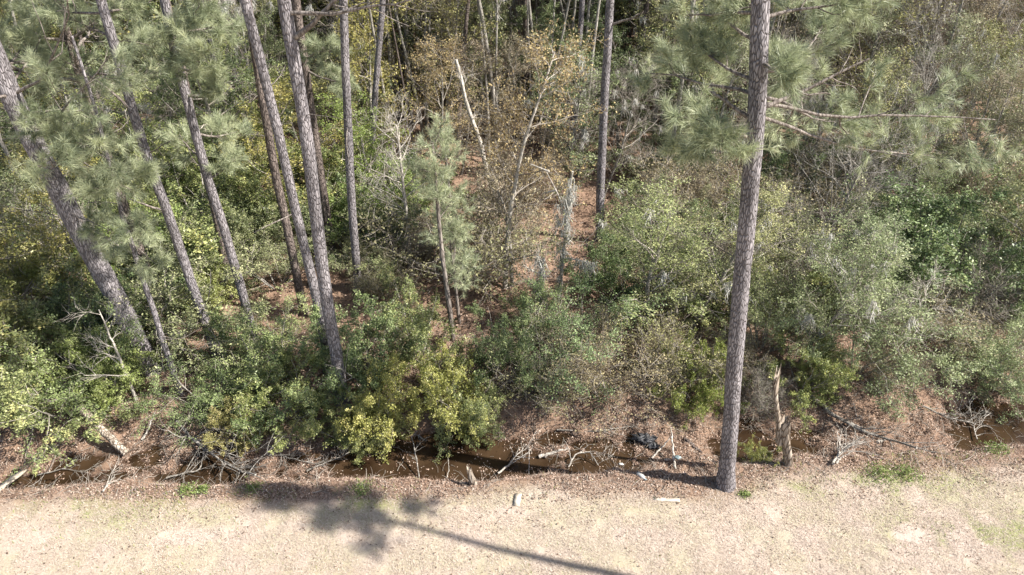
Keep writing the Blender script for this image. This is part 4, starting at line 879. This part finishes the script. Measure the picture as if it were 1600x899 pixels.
# weeds on the grass edge
WEED = foliage('bright_weeds', [(0, (.12, .16, .05)), (.6, (.24, .32, .09)), (1, (.42, .48, .18))], trans=.3)
def weed(px, py, wpx, h, label):
    rng = np.random.default_rng(int(px)); c = surf(px, py); r = wpx * mpx(px, py) / 2; n = int(420 * r / .3)
    p = rng.standard_normal((n, 3)) * np.array([r * .65, r * .5, 0]); p[:, 2] = h * rng.random(n) * np.exp(-(p[:, 0] ** 2 + p[:, 1] ** 2) / (r * r))
    st = MB(); m_ = 30; a = rng.random(m_) * 6.28; P, R, T = grow(np.zeros((m_, 3)) + rng.standard_normal((m_, 3)) * np.array([r * .3, r * .3, 0]), np.stack([np.cos(a), np.sin(a), a * 0 + 1.2], -1), h * 1.1, .004, 4, .15, 0, rng); tubes(st, P, R, 3)
    lf = MB(); leaves(lf, p, .05, rng, rng.random(n), up=1.2); e = empty('weed_clump', tuple(c)); st.build('stems', WEED, e); lf.build('leaves', WEED, e); tag(e, label, 'weeds', 'weed clumps along the grass edge')
for a in [(293, 769, 34, .16, 'bright green weed clump, largest of three at the left grass edge'), (317, 766, 20, .12, 'small bright weed clump right beside the largest left one'), (395, 766, 36, .13, 'wide bright weed clump below the grey dead treetop'),
          (1415, 742, 40, .22, 'green weed clump on the near bank below the long dead sapling'), (1372, 742, 50, .16, 'spreading green weed patch left of the right-hand weed clump'), (566, 762, 34, .1, 'flat green weed clump on the near bank left of the main pool'), (1163, 774, 20, .1, 'tiny weed clump on the grass at the bank pine foot'), (1560, 705, 40, .14, 'weed clump at the right edge below the right pool')]: weed(*a)

# ------------------------------------------------------------------ labels for the trees of the wood: by look, depth and nearest landmark trunk
LMK = [(h[0], n) for h, n in zip(HERO, ['the thickest leaning pine', None, None, 'the long slim left pine', 'the fourth slim pine', None, None, 'the thicker crossing pine', None, None, 'the upright pine', None, None, 'the straight dark pine', 'the bank pine', None, None, None, None, None, None]) if n]
def land(qx, qy):
    c = []
    for P, n in LMK:
        r = [proj(p) for p in P if p[1] > 0]; rows = np.array([a[1] for a in r]); cols = np.array([a[0] for a in r]); o = np.argsort(rows); c.append((np.interp(qy, rows[o], cols[o]), n))
    c += [(720, 'the broken dead tree'), (830, 'the crooked golden tree'), (1300, None), (1450, 'the forked bare tree'), (1590, 'the right picture edge')]
    c = [q for q in c if q[1]]; d = min(c, key=lambda q: abs(q[0] - qx)); k = qx - d[0]
    side = ('just left of ' if k < 0 else 'just right of ') if abs(k) < 28 else ('left of ' if k < 0 else 'right of ')
    if abs(k) < 8: side = 'behind '
    return side + d[1]
buck = {}
for e, kind, x, y, h in placed:
    if 'label' in e: continue
    qx, qy, _ = proj((x, y, h * .6)); dp = 'second row' if y < 21 else 'near wood' if y < 27 else 'middle wood' if y < 36 else 'deep wood' if y < 48 else 'far wood' if y < 62 else 'farthest wood'
    buck.setdefault((LOOK[kind], land(qx, qy), dp), []).append((qx, e, h))
ORD = ['leftmost', 'second from left', 'third from left', 'fourth from left', 'fifth from left', 'sixth from left', 'seventh from left', 'eighth from left']
for (lk, ld, dp), l in buck.items():
    l.sort(key=lambda q: q[0])
    for i, (qx, e, h) in enumerate(l):
        t = lk + ' ' + ld + ', ' + dp
        if len(l) > 1: t += ', ' + ('rightmost' if i == len(l) - 1 else ORD[i])
        w_ = t.split()
        if len(w_) > 16: t = t.replace('just left', 'left').replace('just right', 'right').replace(' of the wood', '')
        if len(t.split()) > 16: t = t.replace('slender ', '').replace('leafy ', '').replace('bushy ', '')
        e['label'] = t
